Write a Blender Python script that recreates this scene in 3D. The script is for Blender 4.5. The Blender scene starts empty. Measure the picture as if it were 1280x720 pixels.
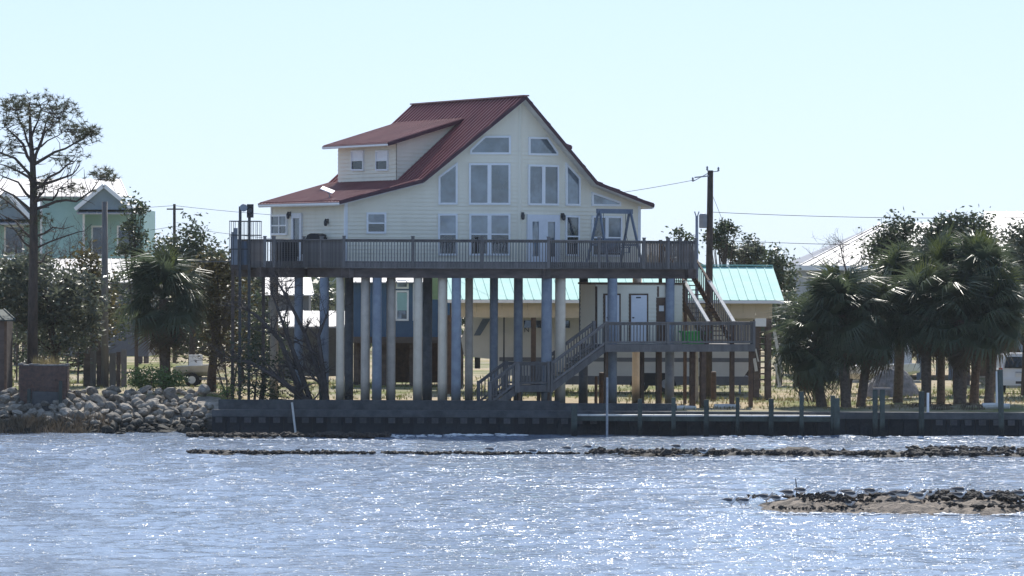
import bpy, math, random
import numpy as np
from mathutils import Matrix, Vector
rnd = random.Random(7)
R = math.radians
S = bpy.context.scene
COL = S.collection

# ------------------------------------------------------------------ camera
F = 6000.0                      # focal length in photo pixels (1280 wide)
CAMZ = 6.97
PITCH = math.atan(26 / F)
ROLL = R(0.22)
CM = (Matrix.Rotation(math.pi / 2 - PITCH, 3, 'X') @ Matrix.Rotation(ROLL, 3, 'Z'))
CP = Vector((0, 0, CAMZ))
cd = bpy.data.cameras.new('camera'); cam = bpy.data.objects.new('camera', cd); COL.objects.link(cam)
cam.matrix_world = Matrix.Translation(CP) @ CM.to_4x4()
cd.sensor_width = 36; cd.lens = F / 1280 * 36; cd.clip_start = 1; cd.clip_end = 20000
S.camera = cam

# ------------------------------------------------------------------ sky, sun, exposure
SUN_EL, SUN_AZ = 44.0, 5.5     # azimuth to the right of the view direction (+Y)
w = bpy.data.worlds.new('World'); S.world = w; w.use_nodes = True
nt = w.node_tree; nt.nodes.clear()
sky = nt.nodes.new('ShaderNodeTexSky'); sky.sky_type = 'NISHITA'; sky.sun_disc = False
sky.sun_elevation = R(SUN_EL); sky.sun_rotation = R(SUN_AZ)
sky.air_density = 0.6; sky.dust_density = 0.6; sky.ozone_density = 6.0; sky.altitude = 0
bg = nt.nodes.new('ShaderNodeBackground'); bg.inputs[1].default_value = 0.15
wo = nt.nodes.new('ShaderNodeOutputWorld')
gm = nt.nodes.new('ShaderNodeGamma'); gm.inputs[1].default_value = 0.42   # softer contrast between the horizon glare and the zenith
nt.links.new(sky.outputs[0], gm.inputs[0]); tn = nt.nodes.new('ShaderNodeMix'); tn.data_type = 'RGBA'; tn.blend_type = 'MULTIPLY'; tn.inputs[0].default_value = 1; tn.inputs[7].default_value = (0.82, 0.945, 1.12, 1)
nt.links.new(gm.outputs[0], tn.inputs[6]); nt.links.new(tn.outputs[2], bg.inputs[0]); nt.links.new(bg.outputs[0], wo.inputs[0])
sl = bpy.data.lights.new('sun', 'SUN'); sl.energy = 2.4; sl.angle = R(0.53); sl.color = (1, 0.95, 0.87)
so = bpy.data.objects.new('sun', sl); COL.objects.link(so)
sd = Vector((math.sin(R(SUN_AZ)) * math.cos(R(SUN_EL)), math.cos(R(SUN_AZ)) * math.cos(R(SUN_EL)), math.sin(R(SUN_EL))))
so.rotation_euler = sd.to_track_quat('Z', 'Y').to_euler(); so.location = (40, 100, 120)
S.view_settings.view_transform = 'Standard'; S.view_settings.look = 'None'
S.view_settings.exposure = 1.49; S.view_settings.gamma = 1; S.view_settings.use_curve_mapping = False
S.cycles.max_bounces = 6; S.cycles.use_denoising = True; S.cycles.sample_clamp_direct = 7
S.cycles.sample_clamp_indirect = 8

# ------------------------------------------------------------------ helpers
def ray(px, py):
    return CM @ Vector(((px - 640) / F, -(py - 360) / F, -1))
def P(px, py, Y):
    d = ray(px, py); return CP + d * (Y / d.y)
def PX(px, Y, py=480):
    return P(px, py, Y).x
def PZ(px, py, Y):
    return P(px, py, Y).z
def ppm(Y): return F / Y

class MB:
    def __init__(s): s.v = []; s.f = []; s.m = []
    def add(s, vs, fs, m=0):
        o = len(s.v); s.v.extend([tuple(q) for q in vs])
        for q in fs: s.f.append(tuple(i + o for i in q)); s.m.append(m)
    def hexa(s, b, t, m=0):      # 4 bottom, 4 top (ccw seen from above)
        s.add(list(b) + list(t), [(3, 2, 1, 0), (4, 5, 6, 7), (0, 1, 5, 4), (1, 2, 6, 5), (2, 3, 7, 6), (3, 0, 4, 7)], m)
    def box(s, c, d, rz=0, m=0):
        x, y, z = d[0] / 2, d[1] / 2, d[2] / 2; ca, sa = math.cos(rz), math.sin(rz)
        q = [(-x, -y), (x, -y), (x, y), (-x, y)]
        q = [(c[0] + a * ca - b * sa, c[1] + a * sa + b * ca) for a, b in q]
        s.hexa([(a, b, c[2] - z) for a, b in q], [(a, b, c[2] + z) for a, b in q], m)
    def bb(s, a, b, m=0):
        s.box([(a[i] + b[i]) / 2 for i in range(3)], [abs(b[i] - a[i]) for i in range(3)], 0, m)
    def beam(s, a, b, w, h, m=0, up=(0, 0, 1)):
        a = Vector(a); b = Vector(b); d = (b - a).normalized(); up = Vector(up)
        if abs(d.dot(up)) > 0.98: up = Vector((0, 1, 0))
        sx = d.cross(up).normalized() * (w / 2); sz = sx.cross(d).normalized() * (h / 2)
        s.hexa([a - sx - sz, a + sx - sz, b + sx - sz, b - sx - sz], [a - sx + sz, a + sx + sz, b + sx + sz, b - sx + sz], m)
    def tube(s, pts, rads, n=8, m=0, cap=True):
        pts = [Vector(q) for q in pts]; o = len(s.v); k = len(pts)
        if not hasattr(rads, '__len__'): rads = [rads] * k
        prev = None
        for i, q in enumerate(pts):
            d = (pts[min(i + 1, k - 1)] - pts[max(i - 1, 0)])
            d = d.normalized() if d.length > 1e-9 else Vector((0, 0, 1))
            if prev is None:
                a = Vector((1, 0, 0)) if abs(d.x) < 0.9 else Vector((0, 1, 0))
            else: a = prev
            x = (a - d * a.dot(d)).normalized(); y = d.cross(x); prev = x
            for j in range(n):
                t = 2 * math.pi * j / n
                s.v.append(tuple(q + (x * math.cos(t) + y * math.sin(t)) * rads[i]))
        for i in range(k - 1):
            for j in range(n):
                a = o + i * n + j; b = o + i * n + (j + 1) % n
                s.f.append((a, b, b + n, a + n)); s.m.append(m)
        if cap:
            s.f.append(tuple(o + j for j in reversed(range(n)))); s.m.append(m)
            s.f.append(tuple(o + (k - 1) * n + j for j in range(n))); s.m.append(m)
    def poly(s, pts, off, m=0):  # closed prism: polygon pts swept by off
        n = len(pts); a = [Vector(q) for q in pts]; off = Vector(off); b = [q + off for q in a]
        fs = [tuple(range(n)), tuple(reversed(range(n, 2 * n)))]
        for i in range(n): j = (i + 1) % n; fs.append((j, i, n + i, n + j))
        s.add(a + b, fs, m)
    def lathe(s, prof, c=(0, 0, 0), n=12, m=0):
        o = len(s.v)
        for r, z in prof:
            for j in range(n):
                t = 2 * math.pi * j / n; s.v.append((c[0] + r * math.cos(t), c[1] + r * math.sin(t), c[2] + z))
        for i in range(len(prof) - 1):
            for j in range(n):
                a = o + i * n + j; b = o + i * n + (j + 1) % n
                s.f.append((a, b, b + n, a + n)); s.m.append(m)
        s.f.append(tuple(o + j for j in reversed(range(n)))); s.m.append(m)
        s.f.append(tuple(o + (len(prof) - 1) * n + j for j in range(n))); s.m.append(m)
    def mesh(s, name, mats, off=(0, 0, 0), smooth=False):
        me = bpy.data.meshes.new(name)
        me.from_pydata([(a + off[0], b + off[1], c + off[2]) for a, b, c in s.v], [], s.f)
        for q in (mats if isinstance(mats, (list, tuple)) else [mats]): me.materials.append(q)
        if any(s.m): me.polygons.foreach_set('material_index', s.m)
        if smooth: me.polygons.foreach_set('use_smooth', [True] * len(me.polygons))
        me.update(); return me
    def build(s, name, mats, parent=None, off=(0, 0, 0), smooth=False):
        return link(name, s.mesh(name, mats, off, smooth), parent)

def link(name, me, parent=None, loc=(0, 0, 0), rot=(0, 0, 0), sc=(1, 1, 1)):
    o = bpy.data.objects.new(name, me); COL.objects.link(o)
    o.parent = parent; o.location = loc; o.rotation_euler = rot; o.scale = sc
    return o
def tag(o, label=None, cat=None, group=None, kind=None):
    if label: o['label'] = label
    if cat: o['category'] = cat
    if group: o['group'] = group
    if kind: o['kind'] = kind
    return o
def thing(name, loc, label, cat, rz=0, group=None):
    o = link(name, None, None, loc, (0, 0, rz)); o.empty_display_size = 0.3
    return tag(o, label, cat, group)

# ------------------------------------------------------------------ materials
def newmat(name):
    m = bpy.data.materials.new(name); m.use_nodes = True; n = m.node_tree; n.nodes.clear(); return m, n
def mat(name, c1, c2=None, scale=3.0, rough=0.6, bump=0.0, bscale=None, spec=0.4, metal=0.0, detail=6, rand=0.0, stretch=(1, 1, 1), trans=0.0, lo=0.35, hi=0.65, coat=0):
    m, t = newmat(name); N = t.nodes.new; L = t.links.new
    out = N('ShaderNodeOutputMaterial'); p = N('ShaderNodeBsdfPrincipled'); L(p.outputs[0], out.inputs[0])
    p.inputs['Roughness'].default_value = rough; p.inputs['Metallic'].default_value = metal
    p.inputs['Specular IOR Level'].default_value = spec
    if coat: p.inputs['Coat Weight'].default_value = coat
    tc = N('ShaderNodeTexCoord'); mp = N('ShaderNodeMapping'); mp.inputs['Scale'].default_value = stretch
    L(tc.outputs['Object'], mp.inputs[0])
    c2 = c2 or tuple(x * 0.8 for x in c1)
    no = N('ShaderNodeTexNoise'); no.inputs['Scale'].default_value = scale; no.inputs['Detail'].default_value = detail
    no.inputs['Roughness'].default_value = 0.65
    L(mp.outputs[0], no.inputs['Vector'])
    r = N('ShaderNodeValToRGB'); r.color_ramp.elements[0].position = lo; r.color_ramp.elements[1].position = hi
    r.color_ramp.elements[0].color = (*c1, 1); r.color_ramp.elements[1].color = (*c2, 1)
    L(no.outputs['Fac'], r.inputs[0]); colr = r.outputs[0]
    if rand:
        oi = N('ShaderNodeObjectInfo'); h = N('ShaderNodeHueSaturation')
        mr = N('ShaderNodeMapRange'); mr.inputs[3].default_value = 1 - rand; mr.inputs[4].default_value = 1 + rand
        L(oi.outputs['Random'], mr.inputs[0]); L(mr.outputs[0], h.inputs['Value']); L(colr, h.inputs['Color']); colr = h.outputs[0]
    L(colr, p.inputs['Base Color'])
    if bump:
        b = N('ShaderNodeBump'); b.inputs['Strength'].default_value = bump; b.inputs['Distance'].default_value = 0.05
        n2 = N('ShaderNodeTexNoise'); n2.inputs['Scale'].default_value = bscale or scale * 4; n2.inputs['Detail'].default_value = 8
        L(mp.outputs[0], n2.inputs['Vector']); L(n2.outputs['Fac'], b.inputs['Height']); L(b.outputs[0], p.inputs['Normal'])
    if trans:
        tr = N('ShaderNodeBsdfTranslucent'); mx = N('ShaderNodeMixShader'); mx.inputs[0].default_value = trans
        L(colr, tr.inputs[0]); L(p.outputs[0], mx.inputs[1]); L(tr.outputs[0], mx.inputs[2]); L(mx.outputs[0], out.inputs[0])
    return m

def wet_band(m, z0, z1, dark):
    t = m.node_tree; N = t.nodes.new; L = t.links.new; p = [n for n in t.nodes if n.type == 'BSDF_PRINCIPLED'][0]; src = p.inputs['Base Color'].links[0].from_socket
    g = N('ShaderNodeNewGeometry'); sp = N('ShaderNodeSeparateXYZ'); L(g.outputs['Position'], sp.inputs[0]); no = N('ShaderNodeTexNoise'); no.inputs['Scale'].default_value = 1.5; L(g.outputs['Position'], no.inputs[0])
    ad = N('ShaderNodeMath'); ad.operation = 'MULTIPLY_ADD'; ad.inputs[1].default_value = 0.5; L(no.outputs['Fac'], ad.inputs[0]); L(sp.outputs['Z'], ad.inputs[2])
    mr = N('ShaderNodeMapRange'); mr.inputs[1].default_value = z0 + .25; mr.inputs[2].default_value = z1 + .25; L(ad.outputs[0], mr.inputs[0])
    mx = N('ShaderNodeMix'); mx.data_type = 'RGBA'; mx.inputs[6].default_value = (*dark, 1); L(mr.outputs[0], mx.inputs[0]); L(src, mx.inputs[7]); L(mx.outputs[2], p.inputs['Base Color'])
def glass_mat(name, base, refl):
    m, t = newmat(name); N = t.nodes.new; L = t.links.new
    out = N('ShaderNodeOutputMaterial'); d = N('ShaderNodeBsdfDiffuse'); g = N('ShaderNodeBsdfGlossy'); mx = N('ShaderNodeMixShader')
    tc = N('ShaderNodeTexCoord'); no = N('ShaderNodeTexNoise'); no.inputs['Scale'].default_value = 1.1; no.inputs['Detail'].default_value = 3
    L(tc.outputs['Object'], no.inputs[0]); r = N('ShaderNodeValToRGB')
    r.color_ramp.elements[0].position = 0.4; r.color_ramp.elements[1].position = 0.65
    r.color_ramp.elements[0].color = (*[x * 0.35 for x in base], 1); r.color_ramp.elements[1].color = (*base, 1)
    oi = N('ShaderNodeObjectInfo'); mr = N('ShaderNodeMapRange'); mr.inputs[3].default_value = 0.2; mr.inputs[4].default_value = 1.3; hs = N('ShaderNodeHueSaturation')
    L(oi.outputs['Random'], mr.inputs[0]); L(mr.outputs[0], hs.inputs['Value'])
    L(no.outputs['Fac'], r.inputs[0]); L(r.outputs[0], hs.inputs['Color']); L(hs.outputs[0], d.inputs[0])
    g.inputs['Roughness'].default_value = 0.04; g.inputs[0].default_value = (0.9, 0.95, 1, 1); mx.inputs[0].default_value = refl
    b = N('ShaderNodeBump'); b.inputs['Strength'].default_value = 0.05; n2 = N('ShaderNodeTexNoise'); n2.inputs['Scale'].default_value = 0.9
    b.inputs['Distance'].default_value = 0.2
    L(tc.outputs['Object'], n2.inputs[0]); L(n2.outputs['Fac'], b.inputs['Height']); L(b.outputs[0], g.inputs['Normal'])
    L(d.outputs[0], mx.inputs[1]); L(g.outputs[0], mx.inputs[2]); L(mx.outputs[0], out.inputs[0])
    return m

M = {}
M['siding'] = mat('cream_siding', (0.88, 0.815, 0.665), (0.79, 0.725, 0.58), 1.3, 0.55, stretch=(1, 1, 0.25), hi=0.75)
M['trim'] = mat('white_trim', (0.87, 0.87, 0.87), (0.82, 0.82, 0.82), 4, 0.45)
M['redroof'] = mat('red_metal_roof', (0.20, 0.07, 0.075), (0.27, 0.105, 0.105), 0.7, 0.42, spec=0.5)
M['fascia'] = mat('dark_maroon', (0.05, 0.018, 0.03), (0.08, 0.03, 0.04), 3, 0.5)
M['soffit'] = mat('soffit', (0.72, 0.7, 0.66), (0.62, 0.58, 0.52), 2, 0.6)
M['deckwood'] = mat('weathered_wood', (0.20, 0.185, 0.18), (0.13, 0.12, 0.115), 5, 0.75, 0.3, 20, rand=0.25, stretch=(1, 1, 0.3))
M['beamwood'] = mat('beam_wood', (0.15, 0.115, 0.1), (0.07, 0.055, 0.05), 2.5, 0.8, 0.4, 14, stretch=(0.3, 0.3, 1))
M['brownwood'] = mat('brown_wood', (0.14, 0.085, 0.055), (0.075, 0.048, 0.035), 4, 0.75, 0.3, 20, rand=0.2)
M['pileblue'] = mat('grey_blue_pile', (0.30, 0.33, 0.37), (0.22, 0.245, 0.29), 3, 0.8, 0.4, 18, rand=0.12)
M['piledark'] = mat('dark_grey_pile', (0.20, 0.215, 0.235), (0.13, 0.14, 0.155), 3, 0.8, 0.4, 18, rand=0.1)  # rear piles: shade under the deck put into a darker colour
M['pilegrey'] = mat('grey_pile', (0.60, 0.51, 0.42), (0.46, 0.39, 0.32), 3, 0.85, 0.5, 18, rand=0.12)  # warm light on these piles put partly into the colour
M['pilelit'] = mat('lit_beige_pile', (0.84, 0.71, 0.55), (0.76, 0.63, 0.48), 3, 0.85, 0.5, 18, rand=0.08)  # brightest piles: the light on them is put into a paler colour
M['glass'] = glass_mat('window_glass', (0.22, 0.27, 0.32), 0.14)
M['darkglass'] = glass_mat('dark_glass', (0.035, 0.04, 0.05), 0.10)
M['bronze'] = mat('dark_metal', (0.03, 0.03, 0.035), (0.05, 0.05, 0.055), 6, 0.4, spec=0.5)
M['black'] = mat('black_vinyl', (0.015, 0.016, 0.02), (0.025, 0.025, 0.03), 5, 0.5, 0.3, 12)
M['galv'] = mat('galvanised', (0.35, 0.37, 0.4), (0.25, 0.26, 0.29), 8, 0.45, metal=0.5)
M['greypaint'] = mat('grey_paint', (0.3, 0.33, 0.37), (0.24, 0.26, 0.3), 3, 0.6)
M['bluegrey'] = mat('blue_grey_paint', (0.16, 0.20, 0.26), (0.12, 0.15, 0.2), 3, 0.6)
M['concrete'] = mat('concrete', (0.105, 0.11, 0.115), (0.06, 0.063, 0.068), 1.8, 0.9, 0.5, 12)
M['seawall'] = mat('stained_seawall', (0.035, 0.04, 0.045), (0.018, 0.02, 0.024), 1.5, 0.9, 0.6, 8, rand=0.25)
M['waler'] = mat('seawall_block', (0.10, 0.10, 0.10), (0.06, 0.06, 0.065), 3, 0.9, 0.4, rand=0.25)
M['greenpost'] = mat('algae_post', (0.075, 0.095, 0.085), (0.045, 0.055, 0.052), 3, 0.85, 0.4, rand=0.2)
M['paleplank'] = mat('pale_plank', (0.68, 0.66, 0.62), (0.54, 0.52, 0.49), 3, 0.7, 0.2)
M['white'] = mat('white_gelcoat', (0.8, 0.8, 0.78), (0.72, 0.72, 0.71), 2, 0.25, spec=0.5)
M['offwhite'] = mat('off_white_panel', (0.66, 0.63, 0.57), (0.6, 0.57, 0.52), 1.5, 0.35, spec=0.5)
M['camgrey'] = mat('camper_grey', (0.16, 0.16, 0.17), (0.13, 0.13, 0.14), 3, 0.5)
M['tealroof'] = mat('pale_teal_metal', (0.30, 0.54, 0.50), (0.36, 0.58, 0.54), 1.5, 0.75, spec=0.15)
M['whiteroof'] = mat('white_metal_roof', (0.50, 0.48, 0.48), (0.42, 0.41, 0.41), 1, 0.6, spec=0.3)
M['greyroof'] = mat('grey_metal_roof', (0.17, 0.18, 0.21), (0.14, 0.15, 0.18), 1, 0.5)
M['tanwall'] = mat('tan_siding', (0.62, 0.52, 0.38), (0.55, 0.46, 0.33), 2, 0.7, stretch=(1, 1, 0.2))
M['turq'] = mat('turquoise_paint', (0.36, 0.55, 0.53), (0.31, 0.49, 0.47), 1.5, 0.6)
M['slate'] = mat('slate_siding', (0.23, 0.29, 0.32), (0.19, 0.24, 0.27), 1.5, 0.6)
M['bluewall'] = mat('blue_paint', (0.065, 0.13, 0.22), (0.05, 0.1, 0.18), 1.5, 0.6)
M['brick'] = mat('old_brick', (0.20, 0.12, 0.095), (0.10, 0.075, 0.066), 6, 0.9, 0.5, 20)
M['mortar'] = mat('mortar', (0.25, 0.23, 0.21), (0.16, 0.15, 0.14), 4, 0.95, 0.5)
M['rock'] = mat('limestone', (0.38, 0.34, 0.285), (0.13, 0.118, 0.10), 2.2, 0.9, 0.8, 9, rand=0.35, lo=0.3, hi=0.7)
M['reef'] = mat('oyster_shell', (0.055, 0.045, 0.038), (0.022, 0.02, 0.018), 7, 0.85, 0.8, 20)
M['shell'] = mat('shell_sand', (0.24, 0.195, 0.155), (0.05, 0.042, 0.036), 3.2, 0.9, 0.9, 25, lo=0.42, hi=0.62, detail=10)
M['foam'] = mat('foam_white', (0.8, 0.8, 0.8), (0.7, 0.72, 0.75), 8, 0.6)
M['bark'] = mat('bark', (0.10, 0.075, 0.06), (0.045, 0.035, 0.03), 5, 0.9, 0.8, 16, stretch=(1, 1, 0.35))
M['palmbark'] = mat('palm_bark', (0.17, 0.13, 0.10), (0.08, 0.06, 0.05), 5, 0.9, 1.0, 10, stretch=(1, 1, 1.6))
M['twig'] = mat('grey_twig', (0.10, 0.085, 0.08), (0.06, 0.05, 0.05), 5, 0.9)
M['brownbrush'] = mat('brown_brush', (0.13, 0.095, 0.075), (0.08, 0.06, 0.05), 5, 0.9)
def leaf(name, a, b, rough=0.36, tr=0.4, spec=0.45): return mat(name, a, b, 0.9, rough, spec=spec, trans=tr, detail=3)
M['lf_dark'] = leaf('dark_leaf', (0.052, 0.074, 0.04), (0.08, 0.10, 0.055))
M['lf_grey'] = leaf('grey_green_leaf', (0.09, 0.105, 0.07), (0.125, 0.14, 0.10), 0.38)
M['lf_olive'] = leaf('olive_leaf', (0.08, 0.075, 0.03), (0.11, 0.09, 0.04), 0.5, 0.35)
M['lf_green'] = leaf('green_leaf', (0.12, 0.20, 0.05), (0.17, 0.24, 0.08), 0.4, 0.4)
M['needle'] = leaf('pine_needle', (0.055, 0.07, 0.03), (0.10, 0.09, 0.045), 0.5, 0.3)
M['palm'] = leaf('palm_frond', (0.058, 0.08, 0.047), (0.09, 0.115, 0.065), 0.42, 0.42, 0.5)
M['palmy'] = leaf('young_palm_frond', (0.09, 0.12, 0.03), (0.11, 0.13, 0.04), 0.4, 0.45)
M['deadpalm'] = leaf('dead_frond', (0.16, 0.115, 0.07), (0.10, 0.075, 0.05), 0.7, 0.25)
M['straw'] = leaf('straw', (0.28, 0.22, 0.10), (0.18, 0.15, 0.07), 0.8, 0.3)
M['grassb'] = leaf('grass_blade', (0.12, 0.16, 0.04), (0.22, 0.2, 0.08), 0.7, 0.35)
M['marsh'] = leaf('marsh_grass', (0.16, 0.12, 0.08), (0.10, 0.085, 0.06), 0.8, 0.2)
M['feather_w'] = mat('white_feather', (0.86, 0.86, 0.85), (0.82, 0.82, 0.82), 8, 0.7)
M['feather_g'] = mat('grey_feather', (0.10, 0.105, 0.12), (0.075, 0.08, 0.092), 8, 0.7)
M['feather_k'] = mat('black_feather', (0.02, 0.02, 0.022), (0.03, 0.03, 0.03), 8, 0.6)
M['beak'] = mat('beak', (0.25, 0.12, 0.04), (0.2, 0.1, 0.03), 8, 0.5)
M['carwhite'] = mat('white_car_paint', (0.7, 0.7, 0.7), (0.68, 0.68, 0.68), 2, 0.2, spec=0.5, coat=0.5)
M['rubber'] = mat('tyre_rubber', (0.02, 0.02, 0.02), (0.03, 0.03, 0.03), 6, 0.8)
M['redlens'] = mat('red_lens', (0.35, 0.01, 0.015), (0.3, 0.01, 0.01), 6, 0.2)
M['green'] = mat('green_plastic', (0.06, 0.5, 0.09), (0.05, 0.42, 0.07), 4, 0.4)
M['gravel'] = mat('grey_gravel', (0.3, 0.28, 0.27), (0.18, 0.17, 0.165), 5, 0.95, 0.8, 30)
M['doorwhite'] = mat('white_door', (0.78, 0.79, 0.82), (0.72, 0.73, 0.76), 3, 0.4)
M['letter'] = mat('dark_lettering', (0.04, 0.045, 0.06), (0.04, 0.045, 0.06), 3, 0.5)
M['paper'] = mat('paper_sign', (0.7, 0.68, 0.64), (0.62, 0.6, 0.56), 8, 0.7)
M['poleg'] = mat('grey_pole_wood', (0.2, 0.19, 0.18), (0.13, 0.12, 0.115), 3, 0.85, 0.4, stretch=(1, 1, 0.2))

[wet_band(M[k], 1.2, 2.1, (0.10, 0.10, 0.09)) for k in ('pileblue', 'piledark', 'pilegrey', 'pilelit')]
wet_band(M['rock'], 0.3, 0.7, (0.03, 0.03, 0.026)); wet_band(M['greenpost'], 0.25, 0.6, (0.018, 0.022, 0.02))
# ground: sand, straw and grass by noise
def ground_mat():
    m, t = newmat('ground'); N = t.nodes.new; L = t.links.new
    out = N('ShaderNodeOutputMaterial'); p = N('ShaderNodeBsdfPrincipled'); L(p.outputs[0], out.inputs[0])
    p.inputs['Roughness'].default_value = 0.95; p.inputs['Specular IOR Level'].default_value = 0.1
    g = N('ShaderNodeNewGeometry')
    def ramp(sc, e, det=6):
        n = N('ShaderNodeTexNoise'); n.inputs['Scale'].default_value = sc; n.inputs['Detail'].default_value = det; n.inputs['Roughness'].default_value = 0.6
        L(g.outputs['Position'], n.inputs['Vector']); r = N('ShaderNodeValToRGB')
        r.color_ramp.elements[0].position = e[0]; r.color_ramp.elements[1].position = e[1]
        L(n.outputs['Fac'], r.inputs[0]); return r
    a = ramp(0.14, (0.45, 0.6)); b = ramp(2.2, (0.4, 0.62)); c = ramp(0.09, (0.47, 0.56))
    m1 = N('ShaderNodeMix'); m1.data_type = 'RGBA'; m1.inputs[6].default_value = (0.40, 0.33, 0.24, 1); m1.inputs[7].default_value = (0.30, 0.235, 0.12, 1)
    L(b.outputs[0], m1.inputs[0])
    m2 = N('ShaderNodeMix'); m2.data_type = 'RGBA'; m2.inputs[7].default_value = (0.13, 0.145, 0.045, 1)
    L(c.outputs[0], m2.inputs[0]); L(m1.outputs[2], m2.inputs[6])
    m3 = N('ShaderNodeMix'); m3.data_type = 'RGBA'; m3.inputs[7].default_value = (0.33, 0.29, 0.23, 1)
    mu = N('ShaderNodeMath'); mu.operation = 'MULTIPLY'; mu.inputs[1].default_value = 0.6; L(a.outputs[0], mu.inputs[0])
    L(mu.outputs[0], m3.inputs[0]); L(m2.outputs[2], m3.inputs[6]); L(m3.outputs[2], p.inputs['Base Color'])
    bp = N('ShaderNodeBump'); bp.inputs['Strength'].default_value = 0.6; n2 = N('ShaderNodeTexNoise'); n2.inputs['Scale'].default_value = 6
    bp.inputs['Distance'].default_value = 0.1
    L(g.outputs['Position'], n2.inputs['Vector']); L(n2.outputs['Fac'], bp.inputs['Height']); L(bp.outputs[0], p.inputs['Normal'])
    return m
M['ground'] = ground_mat()

def water_mat():
    m, t = newmat('water'); N = t.nodes.new; L = t.links.new
    out = N('ShaderNodeOutputMaterial'); p = N('ShaderNodeBsdfPrincipled'); L(p.outputs[0], out.inputs[0])
    p.inputs['IOR'].default_value = 1.55; p.inputs['Roughness'].default_value = 0.07; p.inputs['Specular IOR Level'].default_value = 0.5
    g = N('ShaderNodeNewGeometry'); n0 = N('ShaderNodeTexNoise'); n0.inputs['Scale'].default_value = 0.12; n0.inputs['Detail'].default_value = 4
    L(g.outputs['Position'], n0.inputs['Vector']); r = N('ShaderNodeValToRGB')
    r.color_ramp.elements[0].color = (0.19, 0.255, 0.35, 1); r.color_ramp.elements[1].color = (0.235, 0.275, 0.345, 1)
    L(n0.outputs['Fac'], r.inputs[0]); L(r.outputs[0], p.inputs['Base Color'])
    mp = N('ShaderNodeMapping'); mp.inputs['Scale'].default_value = (0.6, 1.2, 1); L(g.outputs['Position'], mp.inputs[0])
    n1 = N('ShaderNodeTexNoise'); n1.inputs['Scale'].default_value = 3.6; n1.inputs['Detail'].default_value = 2.5; n1.inputs['Roughness'].default_value = 0.55
    L(mp.outputs[0], n1.inputs['Vector'])
    b = N('ShaderNodeBump'); b.inputs['Strength'].default_value = 1.0; b.inputs['Distance'].default_value = 0.2
    pw = N('ShaderNodeMath'); pw.operation = 'POWER'; pw.inputs[1].default_value = 4.0; L(n1.outputs['Fac'], pw.inputs[0])
    L(pw.outputs[0], b.inputs['Height']); L(b.outputs[0], p.inputs['Normal'])
    return m
M['water'] = water_mat()

# ------------------------------------------------------------------ water
G = 0.95
def water():
    nr = np.random.default_rng(3)
    x = np.concatenate([np.array([-3000, -800, -200, -60]), np.arange(-30, 30.01, 0.15), np.array([60, 200, 800, 3000])])
    y = np.concatenate([np.array([-6000, -1500, -300, 0, 50, 75]), np.arange(95, 202.6, 0.15), np.array([204])])
    X, Y = np.meshgrid(x, y); Z = np.zeros_like(X); DX = np.zeros_like(X); DY = np.zeros_like(X)
    for i in range(60):
        lam = 0.55 * (9.0 ** nr.random()); k = 2 * math.pi / lam
        th = R(-100) + nr.normal(0, 0.5)                     # wind chop running roughly towards the camera
        kx, ky = k * math.cos(th), k * math.sin(th); ph = nr.random() * 6.28
        a = 0.0030 * lam ** 0.9 * (0.6 + 0.8 * nr.random())
        arg = kx * X + ky * Y + ph
        Z += a * np.sin(arg); DX += 0.8 * a * math.cos(th) * np.cos(arg); DY += 0.8 * a * math.sin(th) * np.cos(arg)
    mod = 0.85 + 0.25 * np.sin(X * 0.13 + Y * 0.05 + 1) + 0.2 * np.sin(Y * 0.21 - X * 0.07)
    near = (np.abs(X) <= 30) & (Y >= 95) & (Y <= 202.6)
    Z = np.where(near, Z * mod, 0); X = X + np.where(near, DX, 0); Y = Y + np.where(near, DY, 0)
    h, wd = X.shape
    co = np.stack([X, Y, Z], -1).reshape(-1, 3).astype(np.float32)
    ii = np.arange((h - 1) * (wd - 1)); a = (ii // (wd - 1)) * wd + ii % (wd - 1)
    q = np.stack([a, a + 1, a + 1 + wd, a + wd], -1).astype(np.int32)
    me = bpy.data.meshes.new('water'); me.vertices.add(len(co)); me.vertices.foreach_set('co', co.ravel())
    me.loops.add(q.size); me.loops.foreach_set('vertex_index', q.ravel())
    me.polygons.add(len(q)); me.polygons.foreach_set('loop_start', np.arange(len(q)) * 4); me.polygons.foreach_set('loop_total', np.full(len(q), 4))
    me.polygons.foreach_set('use_smooth', np.ones(len(q), bool))
    me.materials.append(M['water']); me.update(calc_edges=True)
    tag(link('water', me), kind='structure')
water()

# ------------------------------------------------------------------ ground
def sstep(a, b, x):
    t = min(1, max(0, (x - a) / (b - a))); return t * t * (3 - 2 * t)
def gz(x, y):
    z = G
    z += 0.55 * (1 - sstep(-14.5, -10.5, x)) * sstep(201, 204.5, y) * (1 - 0.5 * sstep(212, 235, y))
    if x < -11.9: z = min(z, -0.75 + 1.95 * min(1, max(0, (y - 199.0) / 5.5)) ** 0.85 + 0.25 * sstep(203.5, 206, y))
    z += 0.10 * math.sin(x * 0.31 + 1) * math.sin(y * 0.23) * sstep(204, 212, y)
    z += 0.25 * sstep(14, 22, x) * sstep(201.5, 206, y) * (1 - sstep(215, 230, y))
    return z
def ground():
    xs = [-4000, -1000, -250, -90] + [-60 + 1.0 * i for i in range(121)] + [90, 250, 1000, 4000]
    ys = [200.35 + 1.0 * i for i in range(80)] + [290, 320, 380, 600, 1500, 6000]
    v = []; f = []
    for y in ys:
        for x in xs: v.append((x, y, gz(x, y) if abs(x) < 61 and y < 285 else G))
    n = len(xs)
    for j in range(len(ys) - 1):
        for i in range(n - 1): a = j * n + i; f.append((a, a + 1, a + 1 + n, a + n))
    b = MB(); b.v = v; b.f = f; b.m = [0] * len(f)
    tag(b.build('ground', M['ground'], smooth=True), kind='structure')
ground()

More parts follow.
